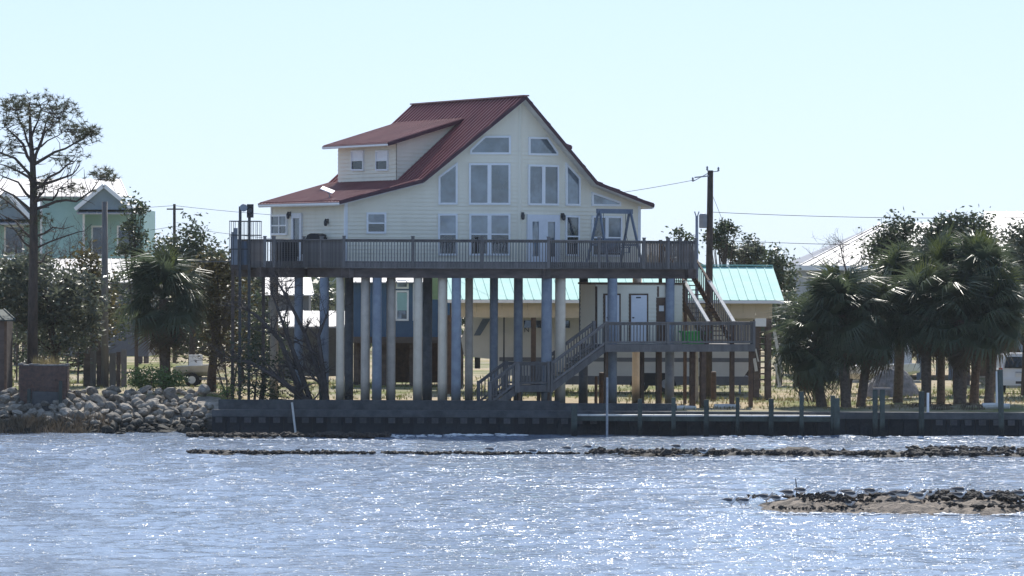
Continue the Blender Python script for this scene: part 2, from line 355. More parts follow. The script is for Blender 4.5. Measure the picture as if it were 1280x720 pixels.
# ------------------------------------------------------------------ seawall
XW0, XW1 = PX(265, 200), 42.0
ZCAP = PZ(500, 513, 200)
def seawall():
    r = thing('seawall', (0, 200, 0), 'long dark stained seawall with concrete cap along the water in front of the stilt house', 'seawall')
    b = MB(); b.bb((XW0, -0.12, ZCAP - 0.28), (XW1, 0.55, ZCAP)); b.build('cap', M['concrete'], r)
    b = MB(); b.bb((XW0, 0.085, -0.9), (XW1, 0.3, ZCAP - 0.29)); b.build('backing', M['seawall'], r)
    pm = MB(); pm.bb((-0.29, -0.06, -0.9), (0.29, 0.08, ZCAP - 0.285)); me = pm.mesh('panel', M['seawall'])
    bm = MB(); bm.bb((-0.14, -0.13, -0.11), (0.14, -0.0, 0.11)); be = bm.mesh('block', M['waler'])
    x = XW0 + 0.3; k = 0
    while x < XW1 and k < 95:
        link('panel', me, r, (x, rnd.uniform(-0.012, 0.012), 0))
        px = x / 200 * F + 640
        if px < 745 or px > 1165: link('block', be, r, (x, -0.06, ZCAP - 0.42))
        x += 0.6; k += 1
    # low concrete kerb wall behind the cap, under the house
    b = MB(); zt = PZ(560, 500.5, 201.3)
    b.bb((XW0 + 0.2, 1.15, G - 0.4), (PX(700, 201.3), 1.5, zt)); b.bb((PX(700, 201.3) + 0.003, 1.16, G - 0.4), (PX(846, 201.3), 1.5, zt - 0.1))
    b.build('kerb', M['concrete'], r)
    b = MB(); b.bb((XW0, 0.553, G - 0.3), (PX(870, 201.0), 1.147, ZCAP - 0.03)); b.build('walkway_slab', M['concrete'], r)
seawall()

def dock():
    r = thing('narrow_dock', (0, 199.3, 0), 'narrow plank walkway with greenish posts fixed along the seawall', 'dock')
    z = PZ(880, 518.5, 199.3); x0, x1 = PX(715, 199.3), PX(1042, 199.3)
    n = 16; L = (x1 - x0) / n
    for i in range(n):
        b = MB(); b.bb((x0 + i * L + 0.006, -0.28, z - 0.06), (x0 + (i + 1) * L - 0.006, 0.3, z + rnd.uniform(-0.006, 0.006))); b.build('plank', M['paleplank'], r)
    b = MB(); b.bb((x0, -0.24, z - 0.26), (x1, -0.14, z - 0.065)); b.build('stringer', M['greenpost'], r)
    for px, top, wd in ((718, 503, 10), (800, 496, 7), (842, 494, 7), (883, 497, 8), (922, 494, 6), (964, 496, 8), (1002, 487, 7), (1041, 492, 7), (1046, 495, 9)):
        y = -0.36 if px not in (718, 883, 1046) else -0.42
        b = MB(); ww = wd * 0.75 * 199 / F; x = PX(px, 199.0); b.bb((x - ww / 2, y - ww / 2, -0.9), (x + ww / 2, y + ww / 2, PZ(px, top + 2.5, 199.0))); b.build('post', M['greenpost'], r)
    return r
dock()
def posts():
    # paired mooring posts with a cap board
    r = thing('mooring_posts', (PX(1100, 199.4), 199.4, 0), 'two short wooden mooring posts joined by a flat cap board', 'mooring post')
    for px in (1094, 1103):
        b = MB(); x = PX(px, 199.4) - r.location.x; b.bb((x - 0.1, -0.1, -0.9), (x + 0.1, 0.1, PZ(px, 487.2, 199.4))); b.build('post', M['greenpost'], r)
    b = MB(); z = PZ(1100, 487, 199.4); b.bb((PX(1091, 199.4) - r.location.x, -0.16, z), (PX(1113, 199.4) - r.location.x, 0.16, z + 0.07)); b.build('cap_board', M['deckwood'], r)
    def pole(name, px, y0, y1, wd, mt, lab, lean=0, Y=199.5, base=None):
        b = MB(); zb = (-0.7 if base is None else base); zt = PZ(px, y1, Y); b.tube([(lean, 0, zb), (lean * 0.5, 0, (zb + zt) / 2), (0, 0, zt)], wd / 2 * Y / F, 8)
        o = b.build(name, mt, None, smooth=False); o.location = (PX(px, Y), Y, 0); tag(o, lab, 'post')
    pole('mooring_post', 1152, 543, 489, 7, M['greenpost'], 'greenish mooring post at the seawall beside the palm shadow', Y=199.3)
    pole('mooring_post', 1160, 543, 491, 3.2, M['trim'], 'thin white pipe beside a mooring post on the seawall cap', Y=200.15, base=ZCAP - .1)
    pole('tall_mooring_post', 1250, 543, 462, 7, M['greenpost'], 'tall dark leaning mooring post near the white SUV', 0.1, 199.3)
    pole('white_pipe', 759, 543, 472, 3.2, M['galv'], 'tall pale pipe standing in the water at the dock end', Y=198.7)
    pole('white_stake', 365, 535, 503, 2.6, M['paleplank'], 'pale leaning stake in front of the dark seawall', 0.25, 199.0)
    pole('white_pipe', 1246, 488, 464, 3, M['trim'], 'short white pipe standing behind the tall mooring post', Y=206, base=gz(21, 206) - .1)
posts()

# ------------------------------------------------------------------ the stilt house
TH = R(24); W_, L_, J_ = 13.9, 8.7, 2.7
O = P(432, 330, 205.5); O = Vector((O.x, O.y, 0))
UX = Vector((math.cos(TH), math.sin(TH), 0)); VX = Vector((-math.sin(TH), math.cos(TH), 0))
def wl(u, v, z=0): return O + UX * u + VX * v + Vector((0, 0, z))
def tol(p): d = Vector(p) - O; return (d.dot(UX), d.dot(VX), p[2])
def loc(px, py, Y): return tol(P(px, py, Y))
def hit(px, py, A, B):
    a = wl(*A); b = wl(*B); d = (b - a); d.z = 0; ln = d.length; d.normalize(); n = Vector((d.y, -d.x, 0))
    r = ray(px, py); t = (a - CP).dot(n) / r.dot(n); q = CP + r * t
    return ((q - a).dot(d), q.z)
OFF = (0, 0, -G)
ZD = 7.2            # deck floor
HH = 7.45; BRK = 0.55 * HH; ZR, ZB, ZE = 14.28, 10.68, 9.74
def zroof(s):
    s = abs(s); return ZR + (ZB - ZR) * s / BRK if s <= BRK else ZB + (ZE - ZB) * (s - BRK) / (HH - BRK)
house = thing('stilt_house', (O.x, O.y, G), 'cream two-storey beach house on tall concrete piles with red metal roof and wraparound deck', 'house', TH)
A0, B0, C0, D0 = (0, 0), (W_ / 2, -J_), (W_, 0), (0, L_)

def clip(poly, a, b, c):      # keep a*s+b*z<=c
    out = []
    for i in range(len(poly)):
        p, q = poly[i], poly[(i + 1) % len(poly)]; dp = a * p[0] + b * p[1] - c; dq = a * q[0] + b * q[1] - c
        if dp <= 0: out.append(p)
        if dp * dq < 0: t = dp / (dp - dq); out.append((p[0] + (q[0] - p[0]) * t, p[1] + (q[1] - p[1]) * t))
    return out
def area(p): return 0.5 * sum(p[i][0] * p[(i + 1) % len(p)][1] - p[(i + 1) % len(p)][0] * p[i][1] for i in range(len(p)))
def ccw(p): return p if area(p) > 0 else p[::-1]
def inset(poly, d):
    poly = ccw(poly); out = poly
    for i in range(len(poly)):
        p, q = poly[i], poly[(i + 1) % len(poly)]; ex, ez = q[0] - p[0], q[1] - p[1]; l = math.hypot(ex, ez)
        nx, nz = ez / l, -ex / l
        out = clip(out, nx, nz, nx * p[0] + nz * p[1] - d)
    return out
def frame3(A, B):
    a = Vector((A[0], A[1], 0)); d = (Vector((B[0], B[1], 0)) - a).normalized(); n = Vector((d.y, -d.x, 0))
    return lambda s, z, o=0: a + d * s + n * o + Vector((0, 0, z)), n
def span(poly, z):
    xs = []
    for i in range(len(poly)):
        p, q = poly[i], poly[(i + 1) % len(poly)]
        if (p[1] - z) * (q[1] - z) < 0: xs.append(p[0] + (q[0] - p[0]) * (z - p[1]) / (q[1] - p[1]))
    return (min(xs), max(xs)) if len(xs) >= 2 else None
def siding(name, A, B, poly, parent, m='siding', st=0.17, off=OFF):
    T, n = frame3(A, B); b = MB()
    b.poly([T(s, z, 0) for s, z in ccw(poly)], n * -0.12)
    z = min(q[1] for q in poly); zt = max(q[1] for q in poly)
    while z < zt - 0.02:
        z1 = min(z + st, zt); e0 = span(poly, z + 1e-4); e1 = span(poly, z1 - 1e-4)
        if e0 and e1:
            q = [T(e0[0], z, 0.038), T(e0[1], z, 0.038), T(e1[1], z1, 0.006), T(e1[0], z1, 0.006), T(e0[0], z, 0.004), T(e0[1], z, 0.004)]
            b.add(q, [(0, 1, 2, 3), (4, 5, 1, 0)])
        z = z1
    return b.build(name, M[m], parent, off)
def window(A, B, pix, vs=(), hs=(), parent=None, fw=0.085, mw=0.07, gl='glass', name='window', off=OFF, fm='trim', poly=None, low=None):
    poly = ccw(poly or [hit(x, y, A, B) for x, y in pix]); T, n = frame3(A, B)
    inn = inset(poly, fw); k = len(poly); b = MB()
    # frame ring: one prism per side
    cells = [inn]
    for x in vs:
        sx = hit(x, sum(q[1] for q in pix) / len(pix), A, B)[0]
        cells = [c for p in cells for c in (clip(p, 1, 0, sx - mw / 2), clip(p, -1, 0, -sx - mw / 2)) if len(c) > 2 and abs(area(c)) > 0.004]
        st = clip(clip(inn, 1, 0, sx + mw / 2), -1, 0, -sx + mw / 2)
        if len(st) > 2: b.poly([T(s, z, 0.085) for s, z in ccw(st)], n * -0.078)
    for y in hs:
        zz = hit(sum(q[0] for q in pix) / len(pix), y, A, B)[1]
        bars = [ccw(clip(clip(p, 0, 1, zz + 0.03), 0, -1, -zz + 0.03)) for p in cells]
        for st in bars:
            if len(st) > 2: b.poly([T(s, z, 0.085) for s, z in st], n * -0.078)
        cells = [c for p in cells for c in (clip(p, 0, 1, zz - 0.03), clip(p, 0, -1, -zz - 0.03)) if len(c) > 2 and abs(area(c)) > 0.004]
    ring_o = [T(s, z, 0.07) for s, z in poly]; ring_i = None
    # match inset vertices to outline by nearest
    for i in range(k):
        p, q = poly[i], poly[(i + 1) % k]
        pi = min(inn, key=lambda c: (c[0] - p[0]) ** 2 + (c[1] - p[1]) ** 2); qi = min(inn, key=lambda c: (c[0] - q[0]) ** 2 + (c[1] - q[1]) ** 2)
        st = [p, q, qi, pi] if qi != pi else [p, q, qi]
        b.poly([T(s, z, 0.1) for s, z in ccw(st)], n * -0.095)
    wo_ = b.build(name, M[fm], parent, off)
    cz = sum(q[1] for q in poly) / k
    for c in cells:
        c = ccw(c); g = MB(); g.poly([T(s, z, 0.06) for s, z in c], n * -0.012)
        gm = gl if not (low and sum(q[1] for q in c) / len(c) < cz) else low
        o = g.build('pane', M[gm], wo_, off)
    return wo_

# walls
h = W_ / 2
def wall_half(side):
    s0 = math.hypot(h, J_)
    pts = [(0, ZD), (s0, ZD)]
    prof = [(h, zroof(h) - 0.12), (BRK, zroof(BRK) - 0.12), (0, ZR - 0.12)]
    if side < 0: return pts + [((h - a) / h * s0, z) for a, z in reversed(prof)]
    return pts + [(a / h * s0, z) for a, z in prof]
siding('wall', A0, B0, wall_half(-1), house)
siding('wall', B0, C0, wall_half(1), house)
siding('wall', D0, A0, [(0, ZD), (L_, ZD), (L_, zroof(h) - 0.14), (0, zroof(h) - 0.14)], house)
siding('wall', C0, (W_, L_), [(0, ZD), (L_, ZD), (L_, zroof(h) - 0.14), (0, zroof(h) - 0.14)], house)
siding('wall', (W_, L_), D0, [(0, ZD), (W_, ZD), (W_, zroof(h) - 0.14), (h + BRK, ZB - 0.12), (h, ZR - 0.12), (h - BRK, ZB - 0.12), (0, zroof(h) - 0.14)], house)
for (u, v, z1) in ((h, -J_ - 0.012, ZR - 0.25), (0.0, 0.0, zroof(h) - 0.2), (W_, 0, zroof(h) - 0.2), (0, L_, zroof(h) - 0.2)):
    b = MB(); b.box((u, v, (ZD + z1) / 2), (0.13, 0.13, z1 - ZD), R(45) if u == h else 0); b.build('corner_trim', M['trim'] if u != h else M['siding'], house, OFF)
# roof
def vf(s): return -(J_ + 0.6) + (J_ + 0.1) * abs(s) / HH
b = MB(); rb = MB(); fas = []; sf = MB(); ef = MB()
VB = L_ + 0.45
for sg in (-1, 1):
    def U(s): return h + sg * s
    for s0, s1 in ((0, BRK), (BRK, HH)):
        q = [(U(s0), vf(s0), zroof(s0)), (U(s1), vf(s1), zroof(s1)), (U(s1), VB, zroof(s1)), (U(s0), VB, zroof(s0))]
        if sg > 0: q = q  # orientation only matters for shading of a closed prism
        b.poly(q, (0, 0, -0.05))
        q2 = [(x, y + (0.03 if i < 2 else -0.03), z - 0.11) for i, (x, y, z) in enumerate(q)]
        sf.poly(q2, (0, 0, -0.05))
        # rake fascia
        for (y0, y1) in ((vf(s0), vf(s1)), (VB, VB)):
            fa = MB(); fa.beam((U(s0), y0, zroof(s0) - 0.045), (U(s1), y1, zroof(s1) - 0.045), 0.05, 0.14, up=(0, 0, 1)); fas.append(fa)
        if s1 == HH: ef.beam((U(HH), vf(HH), ZE - 0.08), (U(HH), VB, ZE - 0.075), 0.04, 0.075)
    v = -(J_ + 0.45)
    while v < VB - 0.1:
        sm = min(HH, (v + J_ + 0.6) * HH / (J_ + 0.1)) - 0.03
        if sm > 0.1:
            rb.beam((U(0), v, ZR + 0.012), (U(min(sm, BRK)), v, zroof(min(sm, BRK)) + 0.012), 0.07, 0.10)
            if sm > BRK: rb.beam((U(BRK), v, ZB + 0.012), (U(sm), v, zroof(sm) + 0.012), 0.07, 0.10)
        v += 0.38
roof = b.build('roof', M['redroof'], house, OFF); rb.build('roof_rib', M['redroof'], roof, OFF)
[q.build('fascia', M['fascia'], roof, OFF) for q in fas]; sf.build('soffit', M['soffit'], roof, OFF); ef.build('eave_board', M['trim'], roof, OFF)
b = MB(); b.beam((h, -(J_ + 0.62), ZR + 0.03), (h, VB, ZR + 0.03), 0.3, 0.06); b.build('ridge_cap', M['redroof'], roof, OFF)
b = MB(); b.beam((W_ + 0.42, -0.4, ZE - 0.14), (W_ + 0.42, L_, ZE - 0.14), 0.1, 0.1); b.build('gutter', M['trim'], roof, OFF)
# dormers
def dormer(sg, v0, v1):
    S1, S0 = 4.08, 1.1; zb, zt = zroof(S1) + 0.02, 12.42; zr0 = zroof(S0) + 0.05
    A = (h + sg * S1, v1 if sg < 0 else v0); B = (h + sg * S1, v0 if sg < 0 else v1)
    d = siding('dormer', A, B, [(0, zb), (v1 - v0, zb), (v1 - v0, zt), (0, zt)], house)
    for vv, si in ((v0, 1), (v1, -1)):
        tri = [(S1, zb), (S1, zt), (S0, zr0 - 0.02)]
        if (sg < 0) == (si > 0): siding('cheek_wall', (h - sg * 0, vv), (h + sg * 1, vv), tri, d) if False else None
        a, bq = (h + sg * S1, vv), (h, vv)
        A2, B2 = (a, bq) if sg * si < 0 else (bq, a)
        pl = [((S1 - s) if sg * si < 0 else s, z) for s, z in tri]
        siding('cheek_wall', A2, B2, pl, d)
    sl = (zr0 - zt) / (S1 - S0); S2 = S1 + 0.6
    q = [(h + sg * S0, v0 - 0.45, zr0 + 0.06), (h + sg * S2, v0 - 0.45, zt - sl * 0.6 + 0.1), (h + sg * S2, v1 + 0.45, zt - sl * 0.6 + 0.1), (h + sg * S0, v1 + 0.45, zr0 + 0.06)]
    b = MB(); b.poly(q, (0, 0, -0.05)); v = v0 - 0.4
    while v < v1 + 0.42:
        b.beam((q[0][0], v, q[0][2] + 0.012), (q[1][0], v, q[1][2] + 0.012), 0.045, 0.05); v += 0.24
    ro = b.build('dormer_roof', M['redroof'], d, OFF)
    b = MB(); b.poly([(x, y + (0.04 if i < 2 else -0.04), z - 0.08) for i, (x, y, z) in enumerate(q)], (0, 0, -0.06)); b.build('dormer_soffit', M['soffit'], d, OFF)
    b = MB(); b.beam((q[0][0], q[0][1], q[0][2] - 0.08), (q[1][0], q[1][1], q[1][2] - 0.08), 0.05, 0.14); b.build('dormer_fascia', M['fascia'], d, OFF); b = MB(); b.beam(tuple(Vector(q[1]) - Vector((0, 0, .09))), tuple(Vector(q[2]) - Vector((0, 0, .08))), 0.04, 0.07); b.build('dormer_eave_board', M['trim'], d, OFF)
    if sg < 0:
        for x0 in (441, 471.5):
            window(A, B, [(x0, 188), (x0 + 15, 188), (x0 + 15, 213.5), (x0, 213.5)], hs=(200.5,), parent=d, gl='trim', low='darkglass', fw=0.07)
        o = MB(); T, n = frame3((h - S1, v0), (h, v0))
        for i in range(3):
            c = T(1.0 + 0.25 * i, 11.45 + 0.22 * i, 0.03); o.box(c, (0.55, 0.05, 0.045))
    return d
dormer(-1, 1.26, 8.0); dormer(1, 2.6, 8.0)
# windows on the prow front
FL, FR = (A0, B0), (B0, C0)
window(*FL, [(458, 265.5), (483, 265.5), (483, 292), (458, 292)], hs=(279,), parent=house, low='darkglass')
window(*FL, [(547.5, 267), (572, 267), (572, 319.5), (547.5, 319.5)], hs=(292.8,), parent=house, low='darkglass')
window(*FL, [(586.5, 267), (638, 267), (638, 319.5), (586.5, 319.5)], vs=(611.7,), hs=(292.8,), parent=house, low='darkglass', mw=0.17)
window(*FL, [(548, 220.5), (572, 202.5), (572, 255.8), (548, 255.8)], parent=house)
window(*FL, [(586, 204), (638, 204), (638, 256), (586, 256)], vs=(611.7,), parent=house, mw=0.17)
window(*FL, [(587.5, 187), (606, 169.8), (638.5, 169.5), (638.5, 193), (587.5, 193)], parent=house)
window(*FR, [(659.5, 171), (683, 171.5), (696, 190), (696, 194.5), (659.5, 194)], parent=house)
window(*FR, [(659, 205.5), (697, 206.5), (697, 257), (659, 256.5)], vs=(678,), parent=house, mw=0.2)
window(*FR, [(706, 203), (724, 222.5), (724, 257.5), (706, 257)], parent=house)
window(*FR, [(738.5, 239.8), (774.5, 252.3), (774.5, 258), (738.5, 257.3)], parent=house)
window(*FR, [(705.5, 269), (723, 269.5), (723, 320.5), (705.5, 320)], hs=(295.5,), parent=house, low='darkglass')
window(*FR, [(738.5, 269.5), (776, 270.2), (776, 321), (738.5, 320.5)], vs=(757,), hs=(297,), parent=house, low='darkglass', mw=0.2)
door = window(*FR, [(657.5, 268), (698, 268.8), (698, 329.5), (657.5, 329)], vs=(677.5,), parent=house, fw=0.3, mw=0.55, name='french_door', fm='doorwhite')
T, n = frame3(*FR)
b = MB(); s0, z0 = hit(679.5, 301, *FR); b.tube([T(s0, z0, 0.07), T(s0, z0, 0.13), T(s0 + 0.12, z0, 0.13)], 0.02, 6); b.build('handle', M['bronze'], door, OFF)
def sconce(A, B, px, py):
    T, n = frame3(A, B); s, z = hit(px, py, A, B); b = MB()
    b.poly([T(s - 0.06, z - 0.05, 0.03), T(s + 0.06, z - 0.05, 0.03), T(s + 0.06, z + 0.16, 0.03), T(s - 0.06, z + 0.16, 0.03)], n * 0.03)
    c = T(s, z, 0.15); b.lathe([(0.04, -0.16), (0.08, -0.1), (0.085, 0.04), (0.04, 0.12), (0.02, 0.16)], c, 8); b.beam(T(s, z + 0.1, 0.04), T(s, z + 0.15, 0.17), 0.03, 0.03)
    b.build('wall_lamp', M['bronze'], house, OFF)
sconce(*FL, 653.5, 270); sconce(*FR, 701.5, 271); sconce(D0, A0, 364, 269); sconce(D0, A0, 411, 278)
window(D0, A0, [(340.5, 268.5), (360.5, 268), (360.5, 294), (340.5, 294)], vs=(350.7,), hs=(282,), parent=house, mw=0.1)
window(D0, A0, [(366.5, 266.5), (379, 266.5), (379, 327), (366.5, 327)], parent=house, fw=0.22, name='side_door', fm='doorwhite')
# deck outline (local u,v)
f1 = loc(430, 335, 202.6)[:2]; f2 = (W_ / 2, -J_ - 3.0)
dR = (Vector(C0) - Vector(B0)).normalized()
def along(p, d, px):            # march from p in direction d until the picture column px
    lo, hi = 0.0, 30.0
    for _ in range(50):
        m = (lo + hi) / 2; q = wl(p[0] + d[0] * m, p[1] + d[1] * m, ZD); e = (CM.transposed() @ (q - CP)); x = 640 + F * e.x / -e.z
        s_ = (CM.transposed() @ (wl(p[0] + d[0], p[1] + d[1], ZD) - CP)); s0_ = (CM.transposed() @ (wl(p[0], p[1], ZD) - CP))
        inc = (s_.x / -s_.z) > (s0_.x / -s0_.z)
        if (x < px) == inc: lo = m
        else: hi = m
    return (p[0] + d[0] * lo, p[1] + d[1] * lo)
f3 = along(f2, dR, 805); f4 = along(f3, (1, 0), 869.5); f0 = along(f1, (0, 1), 380); f00 = along(f0, (-1, 0), 331); fl = along(f00, (0, 1), 290)
UR = f4[0]
outline = [f1, f2, f3, f4, (UR, L_ + 1.5), (fl[0], L_ + 1.5), (f00[0], f00[1]), f0]
b = MB(); b.poly([(u, v, ZD) for u, v in outline], (0, 0, -0.05)); deck = b.build('deck', M['deckwood'], house, OFF)
ZRT = 8.14
edges = [(f1, f2), (f2, f3), (f3, f4), (f4, (UR, 1.6)), (f0, f1), (f00, f0), (fl, f00)]
bal = MB(); bal.bb((-0.019, -0.019, 6.95 - G), (0.019, 0.019, ZRT - 0.06 - G)); balme = bal.mesh('baluster', M['deckwood'])
nb = 0
for i, (p, q) in enumerate(edges):
    p3, q3 = Vector((*p, 0)), Vector((*q, 0)); d = (q3 - p3).normalized(); n = Vector((d.y, -d.x, 0)); ln = (q3 - p3).length
    b = MB(); z = Vector((0, 0, 1))
    b.beam(p3 + z * (ZRT - 0.02), q3 + z * (ZRT - 0.02), 0.15, 0.04); b.beam(p3 - n * 0.02 + z * (ZRT - 0.085), q3 - n * 0.02 + z * (ZRT - 0.085), 0.04, 0.09); b.build('top_rail', M['deckwood'], deck, OFF)
    b = MB(); b.beam(p3 - n * 0.04 + z * 7.045, q3 - n * 0.04 + z * 7.045, 0.045, 0.28); b.build('rim_board', M['deckwood'], deck, OFF)
    b = MB(); b.beam(p3 - n * 0.3 + z * 6.71 - d * 0.1, q3 - n * 0.3 + z * 6.71 + d * 0.1, 0.2, 0.42); b.build('beam', M['beamwood'], deck, OFF)
    k = int(ln / 0.125)
    for j in range(1, k):
        c = p3 + d * (ln * j / k) + n * 0.008; o = link('baluster', balme, deck, c, (0, 0, math.atan2(d.y, d.x) + rnd.uniform(-.02, .02))); nb += 1
pm = MB(); pm.bb((-0.065, -0.065, 6.93 - G), (0.065, 0.065, ZRT + 0.1 - G)); pm.box((0, 0, ZRT + 0.115 - G), (0.17, 0.17, 0.035)); pme = pm.mesh('rail_post', M['deckwood'])
def dpost(p, a=0): link('rail_post', pme, deck, (p[0], p[1], 0), (0, 0, a))
ang = math.atan2(f2[1] - f1[1], f2[0] - f1[0])
for p in (f1, f2, f3, f4, f0, f00, fl): dpost(p, ang)
for px in (516, 602): dpost(along(f1, tuple((Vector(f2) - Vector(f1)).normalized()), px), ang)
dpost(along(f2, dR, 749), ang); dpost(along(f3, (1, 0), 835)); dpost(along(f1, (0, 1), 402)); dpost(along(f0, (-1, 0), 342)); dpost(along(f4, (0, 1), 850))
# joists and house girders under the floor
for k in range(9):
    v = -0.4 + k * 1.1; b = MB(); b.bb((-0.9, v - 0.03, 6.9), (UR - 0.3, v + 0.03, 7.13)); b.build('joist', M['beamwood'], deck, OFF)
for v in (0.3, 3.8, 7.4):
    b = MB(); b.bb((-0.9, v - 0.12, 6.55), (UR - 0.4, v + 0.12, 6.895)); b.build('girder', M['beamwood'], deck, OFF)
# piles
def pile(px, Y, wd, m, top=6.5):
    p = tol(P(px, 480, Y)); r_ = wd / 2 * Y / F; x, y = p[0], p[1]; b = MB(); w_ = wl(x, y); zb = gz(w_.x, w_.y) - 0.25
    b.lathe([(r_ * 1.02, zb), (r_, zb + 1.5), (r_ * rnd.uniform(0.97, 1.0), 4), (r_ * 0.98, top)], (x, y, 0), 16); b.build('pile', M[m], house, OFF, smooth=True)
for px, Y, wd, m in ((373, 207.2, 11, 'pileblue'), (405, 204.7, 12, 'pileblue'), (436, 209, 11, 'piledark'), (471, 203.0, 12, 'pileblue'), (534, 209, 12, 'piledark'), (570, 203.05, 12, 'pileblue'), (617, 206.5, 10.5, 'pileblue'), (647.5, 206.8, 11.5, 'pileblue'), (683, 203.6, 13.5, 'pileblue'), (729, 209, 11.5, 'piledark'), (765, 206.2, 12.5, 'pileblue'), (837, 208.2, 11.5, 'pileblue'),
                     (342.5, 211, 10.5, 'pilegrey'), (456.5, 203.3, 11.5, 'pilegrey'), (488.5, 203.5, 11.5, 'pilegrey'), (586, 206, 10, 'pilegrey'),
                     (425, 203.5, 10.5, 'pilelit'), (522, 203.2, 11.5, 'pilelit'), (553, 203.4, 12, 'pilelit'), (700, 204.4, 13.5, 'pilelit'), (796, 214, 12, 'pilelit')):
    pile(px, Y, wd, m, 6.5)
# storage room hanging at landing level
lf = loc(757, 430, 204.4); ZL = 3.68
room_v = lf[1] + 2.45
ra = along((lf[0] - 6, room_v), (1, 0), 744.5); rb_ = along((lf[0] - 6, room_v), (1, 0), 853)
A1, B1 = ra, rb_; rl = rb_[0] - ra[0]
room = siding('storage_room', A1, B1, [(0, ZL), (rl, ZL), (rl, 6.25), (0, 6.25)], house)
siding('room_side_wall', B1, (B1[0], B1[1] + 1.5), [(0, ZL), (1.5, ZL), (1.5, 6.25), (0, 6.25)], room)
siding('room_side_wall', (A1[0], A1[1] + 1.5), A1, [(0, ZL), (1.5, ZL), (1.5, 6.25), (0, 6.25)], room)
b = MB(); b.bb((A1[0] - 0.1, A1[1] - 0.1, 6.25), (B1[0] + 0.1, B1[1] + 1.6, 6.33)); b.bb((A1[0] - 0.1, A1[1] - 0.02, ZL - 0.12), (B1[0] + 0.1, B1[1] + 1.6, ZL)); b.build('room_frame', M['brownwood'], room, OFF)
T, n = frame3(A1, B1)
def rect(px0, px1, y0, y1, m, name, parent, o0=0.03, o1=0.075):
    pl = [hit(px0, y1, A1, B1), hit(px1, y1, A1, B1), hit(px1, y0, A1, B1), hit(px0, y0, A1, B1)]
    b = MB(); b.poly([T(s, z, o1) for s, z in ccw(pl)], n * (o0 - o1)); return b.build(name, M[m], parent, OFF)
for x0, x1 in ((756, 773), (788, 807.5)):
    fr = rect(x0 - 2.2, x1 + 2.2, 367, 429, 'brownwood', 'door_frame', room, 0.0, 0.06); rect(x0, x1, 369, 428.5, 'doorwhite', 'door', room, 0.062, 0.085)
    b = MB(); s, z = hit(x0 + 2.4, 398, A1, B1); b.lathe([(0.02, 0), (0.05, 0.03), (0.05, 0.06)], T(s, z, 0.1), 8); b.build('door_knob', M['bronze'], room, OFF)
rect(820, 842, 372, 429, 'brownwood', 'brown_door', room, 0.0, 0.06); rect(823, 829, 382, 389, 'paper', 'paper_notice', room, 0.062, 0.07)
for px in (744, 821): rect(px, px + 2.2, 358, 429 if px < 800 else 371, 'brownwood', 'room_trim', room, 0.0, 0.045)
rect(794, 800, 371, 372.8, 'bronze', 'room_number_plate', room, 0.082, 0.09)

# ------------------------------------------------------------------ outdoor staircase (house axes)
SR = wl(lf[0], lf[1]); stair = thing('outdoor_staircase', (SR.x, SR.y, G), 'weathered wooden outdoor staircase with railed landing beside the stilt house', 'staircase', TH)
def SB(): return MB()
def sbuild(b, name, m, par=stair): return b.build(name, M[m], par, OFF)
LW = along((lf[0], lf[1]), (1, 0), 943)[0] - lf[0]   # landing length
b = SB(); np_ = 16
for i in range(np_):
    b = SB(); b.bb((0, 0.02 + i * 0.15, ZL - 0.04), (LW, 0.02 + i * 0.15 + 0.142, ZL)); sbuild(b, 'deck_board', 'deckwood')
b = SB(); b.bb((-0.02, -0.05, ZL - 0.31), (LW + 0.02, 0.015, ZL + 0.01)); b.bb((LW - 0.05, 0.02, ZL - 0.3), (LW, 2.4, ZL - 0.045)); b.bb((0, 0.02, ZL - 0.3), (0.05, 2.4, ZL - 0.045)); sbuild(b, 'rim_joist', 'deckwood')
sb_me = MB(); sb_me.bb((-0.019, -0.019, 0), (0.019, 0.019, 0.86)); sbm = sb_me.mesh('baluster', M['deckwood'])
def srail(p, q, zp, zq, hgt=0.95, sp=0.15, posts=True):
    p = Vector((*p, 0)); q = Vector((*q, 0)); d = (q - p); ln = d.length; d.normalize(); z = Vector((0, 0, 1))
    b = SB(); b.beam(p + z * (zp + hgt), q + z * (zq + hgt), 0.13, 0.045); b.beam(p + z * (zp + hgt - 0.07), q + z * (zq + hgt - 0.07), 0.04, 0.09); b.beam(p + z * (zp + 0.1), q + z * (zq + 0.1), 0.04, 0.09); sbuild(b, 'hand_rail', 'deckwood')
    k = max(2, int(ln / sp))
    for j in range(1, k):
        c = p + d * (ln * j / k); link('baluster', sbm, stair, (c.x, c.y, zp + (zq - zp) * j / k + 0.06 - G))
    if posts:
        for c, zz in ((p, zp), (q, zq)):
            b = SB(); b.bb((c.x - 0.06, c.y - 0.06, zz - 0.3), (c.x + 0.06, c.y + 0.06, zz + hgt + 0.05)); sbuild(b, 'rail_post', 'deckwood')
srail((0, 0.05), (LW, 0.05), ZL, ZL); srail((LW - 0.05, 0.1), (LW - 0.05, 2.3), ZL, ZL)
b = SB(); b.bb((2.9, 0.0, ZL - 0.2), (3.02, 0.12, ZL + 0.98)); sbuild(b, 'rail_post', 'deckwood')
for px, dv, wd in ((823, 1.2, .16), (866, .6, .2), (879, .15, .22), (915.5, .2, .17), (939, .1, .15), (758, .35, .15), (803, 1.6, .15)):
    u = along((lf[0], lf[1] + dv), (1, 0), px)[0] - lf[0] if px > 757 else 0.1
    b = SB(); b.bb((u - wd / 2, dv - wd / 2, G - 0.3), (u + wd / 2, dv + wd / 2, ZL - 0.05)); sbuild(b, 'support_post', 'brownwood')
